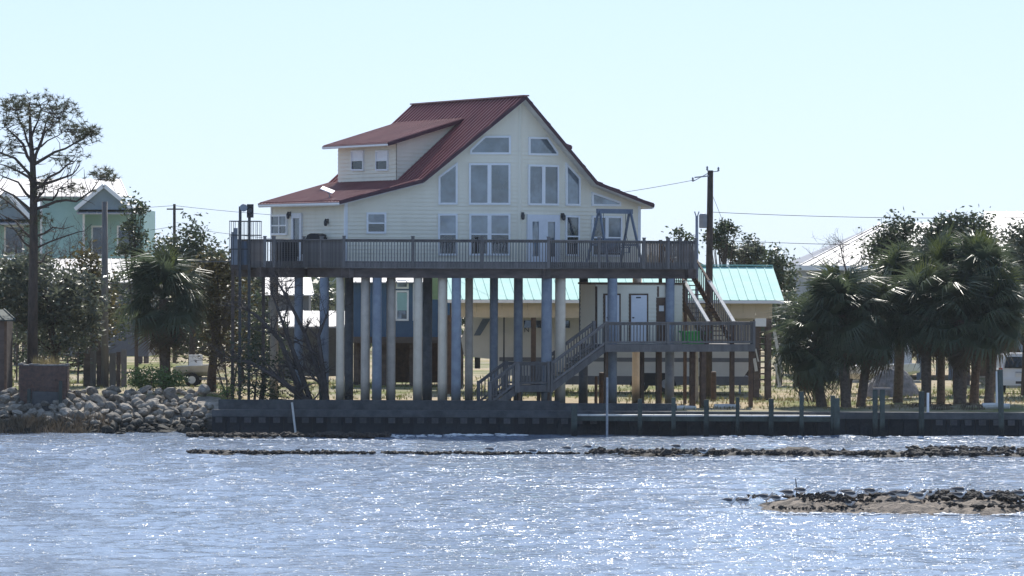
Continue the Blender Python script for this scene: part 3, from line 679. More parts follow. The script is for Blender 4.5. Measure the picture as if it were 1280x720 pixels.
# lower flight along -u, small landing, last steps
def flight(u0, z0, u1, z1, v0, v1, n):
    for v in (v0, v1):
        b = SB(); b.beam((u0, v, z0 - 0.16), (u1, v, z1 - 0.16), 0.05, 0.28); sbuild(b, 'stringer', 'deckwood')
    for i in range(n):
        t = (i + 0.5) / n; b = SB(); b.box((u0 + (u1 - u0) * t, (v0 + v1) / 2, z0 + (z1 - z0) * (i + 1) / (n + 1)), (abs(u1 - u0) / n + 0.03, v1 - v0 - 0.06, 0.045)); sbuild(b, 'tread', 'deckwood')
uA = along((lf[0], lf[1]), (-1, 0), 690)[0] - lf[0]; uB = along((lf[0], lf[1]), (-1, 0), 648)[0] - lf[0]; uC = along((lf[0], lf[1]), (-1, 0), 613)[0] - lf[0]
Z2 = 1.98
flight(0, ZL, uA, Z2, 0.05, 1.15, 9); srail((0, 0.0), (uA, 0.0), ZL, Z2, sp=0.13); srail((0, 1.2), (uA, 1.2), ZL, Z2, sp=0.13)
b = SB(); b.bb((uB, 0, Z2 - 0.28), (uA, 1.2, Z2)); sbuild(b, 'small_landing', 'deckwood')
srail((uB, 0.02), (uA - 0.15, 0.02), Z2, Z2, sp=0.14); srail((uB, 1.18), (uA - 0.15, 1.18), Z2, Z2, sp=0.14)
flight(uB, Z2, uC, G + 0.15, 0.05, 1.15, 5); srail((uB - 0.1, 0.0), (uC, 0.0), Z2, G + 0.2, sp=0.14); srail((uB - .1, 1.2), (uC, 1.2), Z2, G + 0.2, sp=0.14)
for u in (uB + 0.1, uA - 0.1):
    for v in (0.1, 1.1):
        b = SB(); b.bb((u - 0.06, v - 0.06, G - 0.3), (u + 0.06, v + 0.06, Z2 - 0.28)); sbuild(b, 'support_post', 'brownwood')
# upper flight: from the landing back up to the main deck along +v
ub = along((lf[0], lf[1] + 0.5), (1, 0), 885)[0] - lf[0]; vt = 0.5 + 4.7; wd = 1.22
for u in (ub, ub + wd):
    b = SB(); b.beam((u, 0.5, ZL + 0.0), (u, vt, ZD - 0.05), 0.05, 0.3); sbuild(b, 'stringer', 'brownwood')
    b = SB(); vm = 0.45 + (vt - 0.55) * 0.52; zm = ZL + 0.98 + (ZD - ZL - 0.13) * 0.52; b.beam((u, 0.45, ZL + 0.98), (u, vm, zm), 0.16, 0.06); sbuild(b, 'hand_rail', 'paleplank'); b = SB(); b.beam((u, vm + .01, zm), (u, vt - 0.1, ZD + 0.85), 0.1, 0.05); sbuild(b, 'hand_rail', 'brownwood')  # lower rails pale: sun on their tops put into the colour
    for j in range(1, 26):
        t = j / 26; link('baluster', sbm, stair, (u, 0.5 + (vt - 0.5) * t, ZL + 0.03 + (ZD - ZL) * t - G), (0, 0, 0), (1, 1, 1.05))
    for t in (0.01, 0.5):
        b = SB(); zz = ZL + (ZD - ZL) * t; vv = 0.5 + (vt - 0.5) * t; b.bb((u - 0.06, vv - 0.06, max(ZL, zz - 0.4)), (u + 0.06, vv + 0.06, zz + 1.0)); sbuild(b, 'rail_post', 'brownwood')
for i in range(17):
    t = (i + 0.5) / 17; b = SB(); b.bb((ub + 0.03, 0.5 + (vt - 0.5) * t - 0.13, ZL + (ZD - ZL) * (i + 1) / 18 - 0.045), (ub + wd - 0.03, 0.5 + (vt - 0.5) * t + 0.13, ZL + (ZD - ZL) * (i + 1) / 18)); sbuild(b, 'tread', 'brownwood')
for u in (ub, ub + wd):
    b = SB(); b.bb((u - 0.06, vt - 0.05, G - 0.3), (u + 0.06, vt + 0.07, ZD + 1.0)); sbuild(b, 'support_post', 'brownwood')

# ------------------------------------------------------------------ things on the deck
def wobj(name, u, v, z, label, cat, rz=0, group=None):
    p = wl(u, v, z); return thing(name, p, label, cat, TH + rz, group)
def swing():
    d = dR; p = along((f2[0] - 1.3 * d[1] * -1, f2[1] + 1.1), d, 768)
    a = math.atan2(d[1], d[0]); r = wobj('porch_swing', p[0], p[1], ZD, 'grey wooden bench swing hanging in an A-frame on the deck', 'swing', a)
    hw = 1.02; H = 2.2
    b = MB(); b.bb((-hw - 0.08, -0.05, H - 0.1), (hw + 0.08, 0.05, H + 0.1)); b.build('top_beam', M['bluegrey'], r)
    for x in (-hw + 0.06, hw - 0.06):
        for y in (-0.62, 0.62):
            b = MB(); b.beam((x, y * 0.05, H), (x + (0.1 if x > 0 else -0.1), y, 0), 0.075, 0.09); b.build('leg', M['bluegrey'], r)
        b = MB(); b.beam((x * 1.04, -0.4, 0.75), (x * 1.04, 0.4, 0.75), 0.05, 0.09); b.build('cross_brace', M['bluegrey'], r)
        b = MB(); b.tube([(x * 0.72, 0.0, H - 0.1), (x * 0.72, -0.02, 1.25), (x * 0.72, -0.22, 0.62)], 0.012, 5); b.tube([(x * 0.72, -0.02, 1.25), (x * 0.72, 0.25, 0.7)], 0.012, 5); b.build('chain', M['bronze'], r)
        b = MB(); b.bb((x * 0.72 - 0.04, -0.3, 0.62), (x * 0.72 + 0.04, 0.25, 0.67)); b.bb((x * 0.72 - 0.03, -0.28, 0.42), (x * 0.72 + 0.03, -0.22, 0.62)); b.build('armrest', M['bluegrey'], r)
    for i in range(5):
        b = MB(); b.bb((-0.72, -0.26 + i * 0.105, 0.4), (0.72, -0.26 + i * 0.105 + 0.09, 0.43)); b.build('seat_slat', M['bluegrey'], r)
    for i in range(11):
        x = -0.68 + i * 0.136; b = MB(); b.beam((x, 0.26, 0.42), (x, 0.36, 0.95), 0.08, 0.02); b.build('back_slat', M['bluegrey'], r)
    b = MB(); b.bb((-0.74, 0.345, 0.95), (0.74, 0.385, 1.03)); b.build('back_rail', M['bluegrey'], r)
swing()
def grill():
    p = along((f0[0] + 0.75, f0[1] - 0.6), (0, 1), 396); r = wobj('covered_grill', p[0], p[1], ZD, 'barbecue grill under a black cover beside the cream side wall', 'grill', R(-60))
    b = MB(); b.lathe([(0.01, 0), (0.01, 0)], (0, 0, 0), 3); b = MB()
    pr = [(-0.42, 0.0), (0.42, 0.0), (0.40, 0.95), (0.32, 1.12), (0.12, 1.2), (-0.12, 1.2), (-0.32, 1.12), (-0.40, 0.95)]
    b.poly([(x, -0.28, z) for x, z in pr], (0, 0.56, 0)); b.build('cover', M['black'], r)
    for s in (-1, 1):
        b = MB(); b.poly([(s * 0.43, -0.25, 0.3), (s * 0.43, 0.25, 0.3), (s * 0.43, 0.25, 0.92), (s * 0.43, -0.25, 0.92)], (s * 0.2, 0, 0)); b.build('side_shelf', M['black'], r)
grill()
def acunit():
    p = along((f00[0] + 0.7, f00[1] + 0.7), (1, 0), 357.5); r = wobj('air_conditioner', p[0], p[1], ZD, 'dark air conditioner box standing behind the deck railing by the side door', 'air conditioner')
    b = MB(); b.bb((-0.4, -0.35, 0), (0.4, 0.35, 0.9)); b.build('case', M['bronze'], r)
    for i in range(8): b = MB(); b.bb((-0.38, -0.37, 0.12 + i * 0.09), (0.38, -0.352, 0.17 + i * 0.09)); b.build('louvre', M['black'], r)
    b = MB(); b.lathe([(0.32, 0.9), (0.32, 0.93), (0.1, 0.95)], (0, 0, 0), 16); b.build('fan_guard', M['black'], r)
acunit()
def dish():
    Y = 207.5; p = P(409, 249, Y); l = tol(p); zr = zroof(l[0] - h)
    r = wobj('satellite_panel', l[0], l[1], zr, 'flat white rectangular satellite panel on a short mast on the red roof eave', 'satellite dish', R(-24))
    b = MB(); b.tube([(0.1, 0, -0.02), (0.1, 0, 0.2), (0.02, -0.02, 0.3)], 0.03, 8); b.build('mast', M['galv'], r)
    b = MB(); b.poly([(-0.3, -0.2, 0.42), (0.22, -0.2, 0.22), (0.32, 0.16, 0.33), (-0.2, 0.16, 0.53)], (0.012, 0, 0.035)); b.build('panel', M['trim'], r)
dish()
def lift():
    c = wl(fl[0] - 0.1, fl[1] - 1.2); Y = c.y - 1.0
    r = thing('cargo_lift', (PX(307, Y), Y, G), 'tall steel cargo lift with caged platform at the left end of the deck', 'lift')
    X = lambda px: PX(px, Y) - r.location.x
    Z = lambda py: PZ(307, py, Y) - G
    for px, top in ((299.5, 258), (311, 272)):
        b = MB(); b.bb((X(px) - 0.06, -0.06, -0.2), (X(px) + 0.06, 0.06, Z(top))); b.build('mast', M['bronze'], r)
    b = MB(); b.bb((X(288), 0.12, Z(337)), (X(329), 1.4, Z(331))); b.build('platform', M['beamwood'], r)
    b = MB(); b.bb((X(297.5), 0.14, Z(331)), (X(314), 0.19, Z(301.5))); b.build('gate_panel', M['bluegrey'], r)
    b = MB(); b.bb((X(288.5), 0.2, Z(331)), (X(296), 0.24, Z(290))); b.bb((X(291), 0.2, Z(290)), (X(296), 0.24, Z(285))); b.build('side_panel', M['greypaint'], r)
    for px in (286, 291, 297, 303, 308, 314, 319, 324):
        for y in (0.13, 1.38):
            b = MB(); b.bb((X(px) - 0.012, y - 0.012, Z(331)), (X(px) + 0.012, y + 0.012, Z(277))); b.build('cage_bar', M['bronze'], r)
    for py in (277, 294.5, 312):
        b = MB(); b.bb((X(285.5), 0.11, Z(py)), (X(324.5), 0.15, Z(py) + 0.04)); b.bb((X(285.5), 1.36, Z(py)), (X(324.5), 1.4, Z(py) + 0.04)); b.build('cage_rail', M['bronze'], r)
    for px in (288.5, 327):
        b = MB(); b.bb((X(px) - 0.07, 1.2, -0.2), (X(px) + 0.07, 1.34, Z(337))); b.build('support_post', M['beamwood'], r)
    b = MB(); b.bb((X(318), 0.2, Z(331)), (X(328), 0.7, Z(303))); b.build('motor_box', M['bronze'], r)
    q = thing('flood_lamp', (r.location.x + X(303.5), Y, G + Z(262)), 'round grey flood lamp on top of the lift mast', 'lamp')
    b = MB(); b.tube([(0.02, -0.28, 0.08), (0.02, -0.2, 0.08), (0.02, 0.0, 0.08)], [0.16, 0.17, 0.08], 12); b.build('housing', M['greypaint'], q)
    b = MB(); b.beam((-0.16, 0, 0.05), (0.02, -0.02, 0.06), 0.05, 0.05); b.build('bracket', M['bronze'], q)
    q = thing('motor_housing', (r.location.x + X(312), Y, G + Z(272)), 'black hoist motor mounted on the shorter lift mast', 'hoist motor')
    b = MB(); b.bb((-0.14, -0.16, 0.0), (0.14, 0.14, 0.58)); b.build('case', M['black'], q)
    b = MB(); b.tube([(0, -0.18, 0.3), (0, -0.26, 0.3)], [0.12, 0.1], 10); b.build('cap', M['bronze'], q)
lift()
def bin_():
    u = along((lf[0], lf[1] + 1.6), (1, 0), 868)[0]; p = wl(u, lf[1] + 1.5, ZL)
    r = thing('green_tub', p, 'bright green plastic tub on the staircase landing', 'tub', TH)
    b = MB(); b.poly([(-0.5, -0.28, 0), (0.5, -0.28, 0), (0.58, -0.28, 0.5), (-0.58, -0.28, 0.5)], (0, 0.56, 0)); b.build('body', M['green'], r)
    b = MB(); b.bb((-0.62, -0.33, 0.5), (0.62, 0.33, 0.56)); b.build('rim', M['green'], r)
    b = MB(); b.bb((0.1, -0.3, 0.56), (0.5, 0.2, 0.6)); b.build('lid', M['paleplank'], r)
bin_()

# ------------------------------------------------------------------ rock bank, ruin, reefs
def icos(sub, seed, amp, sq=(1, 1, 1)):
    import bmesh
    bm = bmesh.new(); bmesh.ops.create_icosphere(bm, subdivisions=sub, radius=1.0); rr = random.Random(seed)
    pl = [(Vector((rr.gauss(0, 1), rr.gauss(0, 1), rr.gauss(0, 1))).normalized(), rr.uniform(0.45, 0.85)) for _ in range(8)]
    for v in bm.verts:
        p = v.co.normalized(); r_ = 1.0
        for n, d in pl:
            c = p.dot(n)
            if c > 1e-3: r_ = min(r_, d / c)
        v.co = p * (r_ * rr.uniform(1 - amp, 1 + amp)); v.co = Vector((v.co.x * sq[0], v.co.y * sq[1], v.co.z * sq[2]))
    vs = [tuple(v.co) for v in bm.verts]; fs = [tuple(q.index for q in f.verts) for f in bm.faces]; bm.free(); return vs, fs
def bank_z(x, y):
    t = (y - 199.0) / 5.5; return -0.35 + 1.95 * min(1, max(0, t)) ** 0.85
rip = thing('riprap_bank', (-18, 199, 0), 'sloping bank of pale limestone boulders at the waterline beside the seawall', 'rock bank')
rocks = []
for i in range(7):
    b = MB(); v, f = icos(2, 40 + i, 0.05, (1, rnd.uniform(0.75, 0.95), rnd.uniform(0.6, 0.8))); b.add(v, f); rocks.append(b.mesh('stone', M['rock']))
b = MB(); xs = [-34 + 0.6 * i for i in range(37)]; ys = [198.6 + 0.5 * i for i in range(14)]
for y in ys:
    for x in xs: b.v.append((x + 18, y - 199, bank_z(x, y) - 0.22 + rnd.uniform(-0.08, 0.08)))
for j in range(len(ys) - 1):
    for i in range(len(xs) - 1): a = j * len(xs) + i; b.f.append((a, a + 1, a + 1 + len(xs), a + len(xs))); b.m.append(0)
b.build('rubble_base', M['rock'], rip)
ns = 0
xr = PX(262, 200)
for j in range(15):
    y = 198.9 + j * 0.41
    x = -22.3 + (0.25 if j % 2 else 0)
    while x < xr and ns < 298:
        s_ = rnd.choice((rnd.uniform(.13, .2), rnd.uniform(.18, .3), rnd.uniform(.22, .4)))
        if x > xr - 0.6 and j > 9: x += 0.5; continue
        zz = bank_z(x, y) - 0.04 + rnd.uniform(-0.06, 0.1)
        link('stone', rnd.choice(rocks), rip, (x + 18 + rnd.uniform(-0.08, 0.08), y - 199 + rnd.uniform(-0.08, 0.08), zz), (rnd.uniform(-.5, .5), rnd.uniform(-.5, .5), rnd.uniform(0, 6.3)), (s_ * rnd.uniform(1, 1.35), s_, s_ * rnd.uniform(.85, 1.1))); ns += 1
        x += s_ * rnd.uniform(1.75, 2.2)
b = MB()
for k in range(200):
    x, y = rnd.uniform(-33, -22.3), rnd.uniform(198.9, 204.6); v, f = icos(1, k, 0.06); s_ = rnd.uniform(.2, .36); z = bank_z(x, y)
    b.add([(x + 18 + p[0] * s_, y - 199 + p[1] * s_, z + p[2] * s_) for p in v], f)
tag(b.build('loose_stones', M['rock'], rip), kind='stuff')

def ruin():
    Y = 203.2; r = thing('brick_ruin', (PX(52, Y), Y, 0.9), 'ruined red brick pier with dry weeds on top among the boulders', 'brick ruin')
    X = lambda px: PX(px, Y) - r.location.x
    zt, zb = PZ(50, 456, Y) - 0.9, PZ(50, 489, Y) - 0.9
    b = MB(); b.bb((X(23) + 0.03, 0.04, zb - 0.6), (X(83) - 0.03, 1.2, zt - 0.05)); b.build('core', M['brick'], r)
    b = MB(); z = zb; row = 0
    while z < zt - 0.05:
        x = X(23) - (0.11 if row % 2 else 0)
        while x < X(83):
            x1 = min(x + 0.215, X(83)); x0 = max(x, X(23))
            crack = abs((x0 + x1) / 2 - X(61)) < 0.1 + 0.02 * (row % 3)
            if x1 - x0 > 0.04 and not crack: b.bb((x0 + .006, rnd.uniform(-.05, .05), z + .006), (x1 - .006, 0.1, z + 0.066))
            x += 0.225
        for sx in (X(23), X(83)):
            yy = 0.11
            while yy < 1.15: b.bb((sx - 0.012, yy + .005, z + .006), (sx + 0.02, yy + 0.21, z + .066)); yy += 0.225
        z += 0.075; row += 1
    tag(b.build('brick_courses', M['brick'], r), kind='stuff')
    b = MB(); x = X(22.5)
    while x < X(83):
        x1 = x + rnd.uniform(0.2, 0.45); b.bb((x, -0.03, zt - 0.05), (min(x1, X(84)), 1.22, zt + rnd.uniform(0.0, 0.07))); x = x1 + 0.004
    b.build('coping', M['mortar'], r)
    b = MB(); b.poly([(X(40), -0.35, zb - 1.0), (X(75), -0.35, zb - 1.0), (X(74), -0.35, zb - 0.03), (X(41), -0.35, zb + 0.0)], (0, 0.5, 0)); b.build('footing', M['concrete'], r)
    for px in (37.5, 77):
        b = MB(); b.bb((X(px) - 0.07, -0.5, zb - 1.0), (X(px) + 0.07, -0.37, zb + (0.1 if px < 50 else 0.45))); b.build('old_post', M['greenpost'], r)
    b = MB(); 
    for k in range(130):
        x = X(38) + rnd.random() * (X(72) - X(38)); y = rnd.uniform(0.2, 1); hh = rnd.uniform(.2, .5); dx = rnd.uniform(-.2, .2)
        b.add([(x - .012, y, zt - .02), (x + .012, y, zt - .02), (x + dx, y + rnd.uniform(-.1, .1), zt + hh)], [(0, 1, 2)])
    tag(b.build('dry_weeds', M['straw'], r), kind='stuff')
ruin()

def blade_field(name, pts, mt, hmin, hmax, wdt, label=None, cat=None, lean=0.4, n=5, kind='stuff'):
    b = MB()
    for x, y, z in pts:
        for k in range(n):
            a = rnd.uniform(0, 6.28); hh = rnd.uniform(hmin, hmax); l = rnd.uniform(0, lean) * hh; ox, oy = rnd.gauss(0, hmin * .4), rnd.gauss(0, hmin * .4)
            ca, sa = math.cos(a), math.sin(a); w2 = wdt * rnd.uniform(.6, 1.3)
            p = (x + ox, y + oy); b.add([(p[0] - sa * w2, p[1] + ca * w2, z - .02), (p[0] + sa * w2, p[1] - ca * w2, z - .02), (p[0] + ca * l * .6 + sa * w2 * .6, p[1] + sa * l * .6 - ca * w2 * .6, z + hh * .65), (p[0] + ca * l * 1.3, p[1] + sa * l * 1.3, z + hh)], [(0, 1, 2), (0, 2, 3)])
    o = b.build(name, mt); tag(o, label, cat, kind=kind); return o
pts = []
for k in range(650):
    px = rnd.triangular(-60, 138, 40); x = PX(px, 199.4); y = rnd.uniform(198.9, 201.2) - (0.4 if px < 80 else 0); pts.append((x, y, bank_z(x, y) - .12))
blade_field('marsh_grass', pts, M['marsh'], 0.25, 0.6, 0.013, 'dead brown marsh grass at the foot of the boulder bank', 'grass')
pts = []
for k in range(5200):
    x = rnd.uniform(-30, 32); y = rnd.choice((rnd.uniform(203, 265), rnd.uniform(216, 245)))
    l = tol((x, y, 0))
    if -2 < l[0] < W_ + 1 and -5 < l[1] < 8.5: continue
    if rnd.random() < 0.75 and (x * 0.5 + math.sin(y * .4) * 3) % 6 < 3: pts.append((x, y, gz(x, y)))
    elif y > 214: pts.append((x, y, gz(x, y)))
blade_field('lawn_grass', pts, M['grassb'], 0.06, 0.2, 0.014, 'patchy short green and yellow lawn grass behind the seawall', 'grass', n=5)
pts = [(x, y, gz(x, y)) for x, y in ((rnd.uniform(5, 30), rnd.uniform(204, 222)) for _ in range(1500))]
blade_field('dry_grass', pts, M['straw'], 0.05, 0.16, 0.014, 'dry straw-coloured grass on the sandy strip behind the dock', 'grass', n=4)

def reef(name, x0, x1, yc, dep, ht, label, mt='reef', seed=0, lump=1.0, cat='oyster reef', taper=True, nl=None):
    rr = random.Random(seed); r = thing(name, ((x0 + x1) / 2, yc, 0), label, cat); cx = (x0 + x1) / 2
    nx = max(8, int((x1 - x0) / 0.16)); ny = max(8, int(dep / 0.22)); b = MB()
    ph = [rr.uniform(0, 6) for _ in range(6)]
    for j in range(ny + 1):
        for i in range(nx + 1):
            s, t = i / nx, j / ny; x = x0 + (x1 - x0) * s
            e = math.sin(math.pi * t) ** 0.6 * (min(1, s * (x1 - x0) / 2.2, (1 - s) * (x1 - x0) / 2.2) ** 0.7 if taper else min(1, s * (x1 - x0) / 3.0) ** .7)
            mod = 0.75 + 0.35 * math.sin(x * .9 + ph[0]) * math.sin(x * .37 + ph[1]) + 0.2 * math.sin(x * 2.1 + ph[2])
            wob = 0.35 * dep * (0.4 * math.sin(x * 0.8 + ph[3]) + 0.25 * math.sin(x * 2.3 + ph[4])) * min(1, dep / 3)
            b.v.append((x - cx + rr.uniform(-.05, .05), -dep / 2 + dep * t + wob * (0.5 if not taper else 1), -0.16 + (ht + 0.16) * e * max(.3, mod) + rr.uniform(-.5, .5) * .12 * lump * (e > 0.1)))
    w_ = nx + 1
    for j in range(ny):
        for i in range(nx): a = j * w_ + i; b.f.append((a, a + 1, a + 1 + w_, a + w_)); b.m.append(0)
    b.build('shell_bed', M[mt], r)
    return r
def clumps(r, x0, x1, yc, dep, z, n, smin, smax, mt='reef', seed=1):
    rr = random.Random(seed); b = MB()
    for k in range(n):
        v, f = icos(1, seed * 100 + k % 17, 0.18); s_ = rr.uniform(smin, smax); x = rr.uniform(x0, x1); y = yc + rr.uniform(-dep / 2, dep / 2)
        b.add([(x - r.location.x + p[0] * s_ * 1.4, y - r.location.y + p[1] * s_, z + p[2] * s_ * .7 + rr.uniform(-.03, .05)) for p in v], f)
    tag(b.build('oyster_clumps', M[mt], r), kind='stuff')
WY = lambda y: CAMZ * F / (y - 334)
Y = 196.6; r = reef('oyster_reef', PX(233, Y), PX(492, Y), Y, 3.4, 0.16, 'dark oyster reef lying just in front of the seawall stones', seed=1); clumps(r, PX(236, Y), PX(488, Y), Y - .7, 1.8, .08, 240, .06, .17)
Y = 178.7; r = reef('oyster_reef', PX(210, Y), PX(452, Y), Y, 1.7, 0.10, 'thin low oyster reef in the bay, broken at both ends', seed=2); clumps(r, PX(235, Y), PX(420, Y), Y - .3, 1, .05, 170, .05, .13, seed=2); clumps(r, PX(420, Y), PX(470, Y), Y, .8, .03, 50, .04, .11, seed=3)
r = reef('oyster_reef', PX(478, Y), PX(655, Y), Y, 1.2, 0.06, 'scattered low oyster lumps awash between two longer reefs', seed=4); clumps(r, PX(480, Y), PX(652, Y), Y, .8, .03, 190, .05, .14, seed=5); clumps(r, PX(655, Y), PX(735, Y), Y, .5, .03, 60, .04, .11, seed=6)
Y = 179.0; r = reef('oyster_reef', PX(735, Y), 33, Y, 3.2, 0.2, 'long dark oyster reef stretching across the bay behind the gull island', seed=7, taper=False); clumps(r, PX(738, Y), 32, Y - .5, 2.2, .12, 760, .06, .17, seed=8)
clumps(r, PX(1130, 183), 33, 183, 3.6, .1, 260, .06, .16, seed=9)
YI = 139.6
r = reef('shell_island', PX(936, YI), 24, YI, 7.2, 0.42, 'low sandy shell islet with dark oyster clumps where the gulls rest', 'shell', seed=10, lump=.9, cat='islet', taper=False)
clumps(r, PX(1175, YI), 24, YI - 1.6, 3.2, .2, 420, .04, .14, seed=21); clumps(r, PX(1165, YI), 24, YI + .5, 4.6, .36, 700, .05, .15, seed=11); clumps(r, PX(1090, YI), PX(1130, YI), YI - .4, .8, .4, 40, .05, .12, seed=12); clumps(r, PX(940, YI), PX(1180, YI), YI + 2.6, .9, .2, 120, .03, .09, seed=13); clumps(r, PX(1000, YI), PX(1170, YI), YI - .2, 4.2, .30, 420, .02, .07, seed=14); clumps(r, PX(960, YI), PX(1180, YI), YI - 2.2, 1.6, .1, 90, .02, .06, seed=15)
b = MB(); b.tube([(0.08, 0, 0.1), (0.04, 0, .35), (0, 0, .75)], [.022, .02, .012], 6); o = b.build('stick', M['twig']); o.location = (PX(995, 142), 142, 0); tag(o, 'thin dark stick standing upright at the back of the shell islet', 'stick')

def foam():
    b = MB(); rr = random.Random(5)
    def line(px0, px1, py, jit, n, s0, s1):
        for k in range(n):
            px = rr.uniform(px0, px1); y = WY(py + rr.gauss(0, jit)); x = PX(px, y); s_ = rr.uniform(s0, s1); v, f = icos(1, k % 23, .25)
            b.add([(x + p[0] * s_ * 2.2, y + p[1] * s_ * 1.6, .02 + p[2] * s_ * .45) for p in v], f)
    line(235, 500, 551.5, .5, 130, .03, .08); line(490, 570, 546, 1.0, 50, .03, .09); line(0, 130, 539.3, .5, 120, .05, .14); line(55, 72, 538, .5, 20, .1, .2); line(130, 235, 540.5, .4, 60, .03, .08)
    line(225, 480, 572, .4, 60, .02, .05); line(560, 735, 573, .6, 110, .03, .08); line(735, 1290, 574.6, .6, 260, .03, .09); line(990, 1100, 573, .8, 60, .04, .09)
    line(560, 660, 544.5, .6, 50, .05, .12); line(900, 1290, 545, .5, 100, .03, .1)
    line(930, 1290, 641.5, .6, 260, .025, .07); line(1140, 1190, 640, .5, 40, .03, .08); line(905, 945, 634, .8, 30, .03, .06)
    o = b.build('sea_foam', M['foam'], smooth=True); tag(o, 'white foam breaking along the reefs and the shore', 'foam', kind='stuff')
foam()

# ------------------------------------------------------------------ gulls
def gull_mesh(headup=0.0, crouch=False):
    # rings along the body from tail tip (-x) to the bill (+x)
    st = [(-0.23, .05, .014, .01), (-0.17, .042, .03, .02), (-0.10, .022, .058, .05), (-0.03, .006, .075, .075), (0.04, .006, .07, .076), (0.085, .035, .052, .06), (0.115, .08 + headup, .036, .04), (0.135, .115 + headup, .037, .037), (0.16, .128 + headup, .035, .034), (0.182, .122 + headup, .022, .022), (.19, .12 + headup, .01, .01)]
    b = MB(); n = 10; o = 0
    for x, z, wy, wz in st:
        for j in range(n):
            t = 2 * math.pi * j / n; b.v.append((x, wy * math.cos(t), z + wz * math.sin(t)))
    for i in range(len(st) - 1):
        for j in range(n):
            a = i * n + j; c = i * n + (j + 1) % n; b.f.append((a, c, c + n, a + n)); b.m.append(0)
    b.f.append(tuple(reversed(range(n)))); b.m.append(0); b.f.append(tuple((len(st) - 1) * n + j for j in range(n))); b.m.append(0)
    body = b.mesh('body', M['feather_w'], smooth=True)
    wings = []
    for sg in (-1, 1):
        b = MB(); pr = [(-0.27, .045), (-0.18, .068), (-0.1, .078), (0.0, .074), (0.05, .056), (.065, .03), (.03, .0), (-0.05, -.005), (-.14, .015)]
        vs = []
        for x, z in pr: vs.append((x, sg * (.078 * (1 - max(0, -x - .02) * 2.2) + .004), z + .01))
        c = [(x * .92, y * .62, z + .016) for x, y, z in vs]; k = len(vs)
        b.add(vs + c, [tuple(range(k)) if sg < 0 else tuple(reversed(range(k)))] + [((i + 1) % k, i, k + i, k + (i + 1) % k) for i in range(k)] + [tuple(range(k, 2 * k))])
        wings.append(b.mesh('wing', M['feather_g'], smooth=False))
    b = MB(); b.tube([(.185, 0, .12 + headup), (.22, 0, .114 + headup), (.235, 0, .106 + headup)], [.009, .007, .002], 6); bill = b.mesh('bill', M['beak'])
    b = MB(); b.poly([(-.21, -.02, .05), (-.285, -.03, .05), (-.285, .03, .05), (-.21, .02, .05)], (0, 0, .008)); tail = b.mesh('tail', M['feather_k'])
    b = MB(); b.tube([(0, 0, 0), (0, 0, -.11)], .006, 5); b.poly([(-.01, -.006, -.105), (.035, -.02, -.108), (.035, .02, -.108)], (0, 0, -.006)); leg = b.mesh('leg', M['beak'])
    return body, wings, bill, tail, leg
GM = [gull_mesh(0), gull_mesh(.035), gull_mesh(-.03)]
def isl_z(mesh_obj_name=None): return 0
from mathutils.bvhtree import BVHTree
bpy.context.view_layer.update()
dg = bpy.context.evaluated_depsgraph_get()
BV = []
for o in list(COL.objects):
    if o.name.startswith('shell_bed') or o.name.startswith('oyster_clumps'):
        me = o.data; mw = o.matrix_world; BV.append(BVHTree.FromPolygons([mw @ v.co for v in me.vertices], [tuple(p.vertices) for p in me.polygons]))
def surf(x, y):
    z = 0.0
    for t in BV:
        hh = t.ray_cast(Vector((x, y, 3)), Vector((0, 0, -1)))
        if hh[0] is not None: z = max(z, hh[0].z)
    return z
def on_surface(px, py, Y0, Y1):      # where the sight line to a gull's feet meets the reef
    best = None
    for k in range(120):
        Y = Y0 + (Y1 - Y0) * k / 119; p = P(px, py, Y); d = abs(p.z - surf(p.x, p.y))
        if p.z <= surf(p.x, p.y) and surf(p.x, p.y) > 0.01: return p.x, Y, surf(p.x, p.y)
        if best is None or d < best[0]: best = (d, p.x, Y, surf(p.x, p.y))
    return best[1:]
def gull(px, py, face, var, sc, label, rng=(135.8, 143.4), group=None):
    x, y, z = on_surface(px, py, *rng); body, wings, bill, tail, leg = GM[var]
    lg = .11 if var != 2 else .05
    r = thing('gull', (x, y, z), label, 'gull', R(0 if face > 0 else 180) + rnd.uniform(-.45, .45), group); sc *= 1.15; r.scale = (sc, sc, sc)
    up = lg + .0
    link('body', body, r, (0, 0, up)); link('bill', bill, r, (0, 0, up)); link('tail', tail, r, (0, 0, up))
    for wm in wings: link('wing', wm, r, (0, 0, up))
    for sy in (-.02, .02): link('leg', leg, r, (0.0, sy, up - (0 if var != 2 else -.06)))
gl_isl = 'grey and white gull standing on the sandy end of the shell islet'
gl_dark = 'grey and white gull standing among the dark oyster clumps of the islet'
POSE = ['grey-backed gull standing level', 'gull standing tall with head raised', 'gull resting low with legs tucked']
gl_tip = 'grey and white gull standing at the waterline off the tip of the islet'
gl_reef = 'small gull standing on the low oyster lumps awash in the bay'
gl_long = 'small gull standing on the long dark oyster reef'
for px, py, fc, v in ((914, 632, 1, 0), (926, 631, 1, 0), (932, 632, 1, 0)): gull(px, py, fc, v, .95, gl_tip, (136, 141), 'gulls at the islet tip')
for px, py, fc, v in ((958, 628, 1, 0), (971, 626, 1, 2), (987, 623, 1, 0), (1003, 620, 1, 0), (1042, 629, 1, 0), (1063, 633, 1, 2), (1067, 627, 1, 1), (1063, 623, 1, 1), (1091, 620, 1, 2), (1085, 619, -1, 2)): gull(px, py, fc, v, rnd.uniform(.93, 1.07), 'grey-backed gull standing beside the upright stick on the islet' if px == 1003 else POSE[v] + ' on the pale sandy end of the shell islet', group=None if px == 1003 else 'gulls on the sandy end, ' + POSE[v])
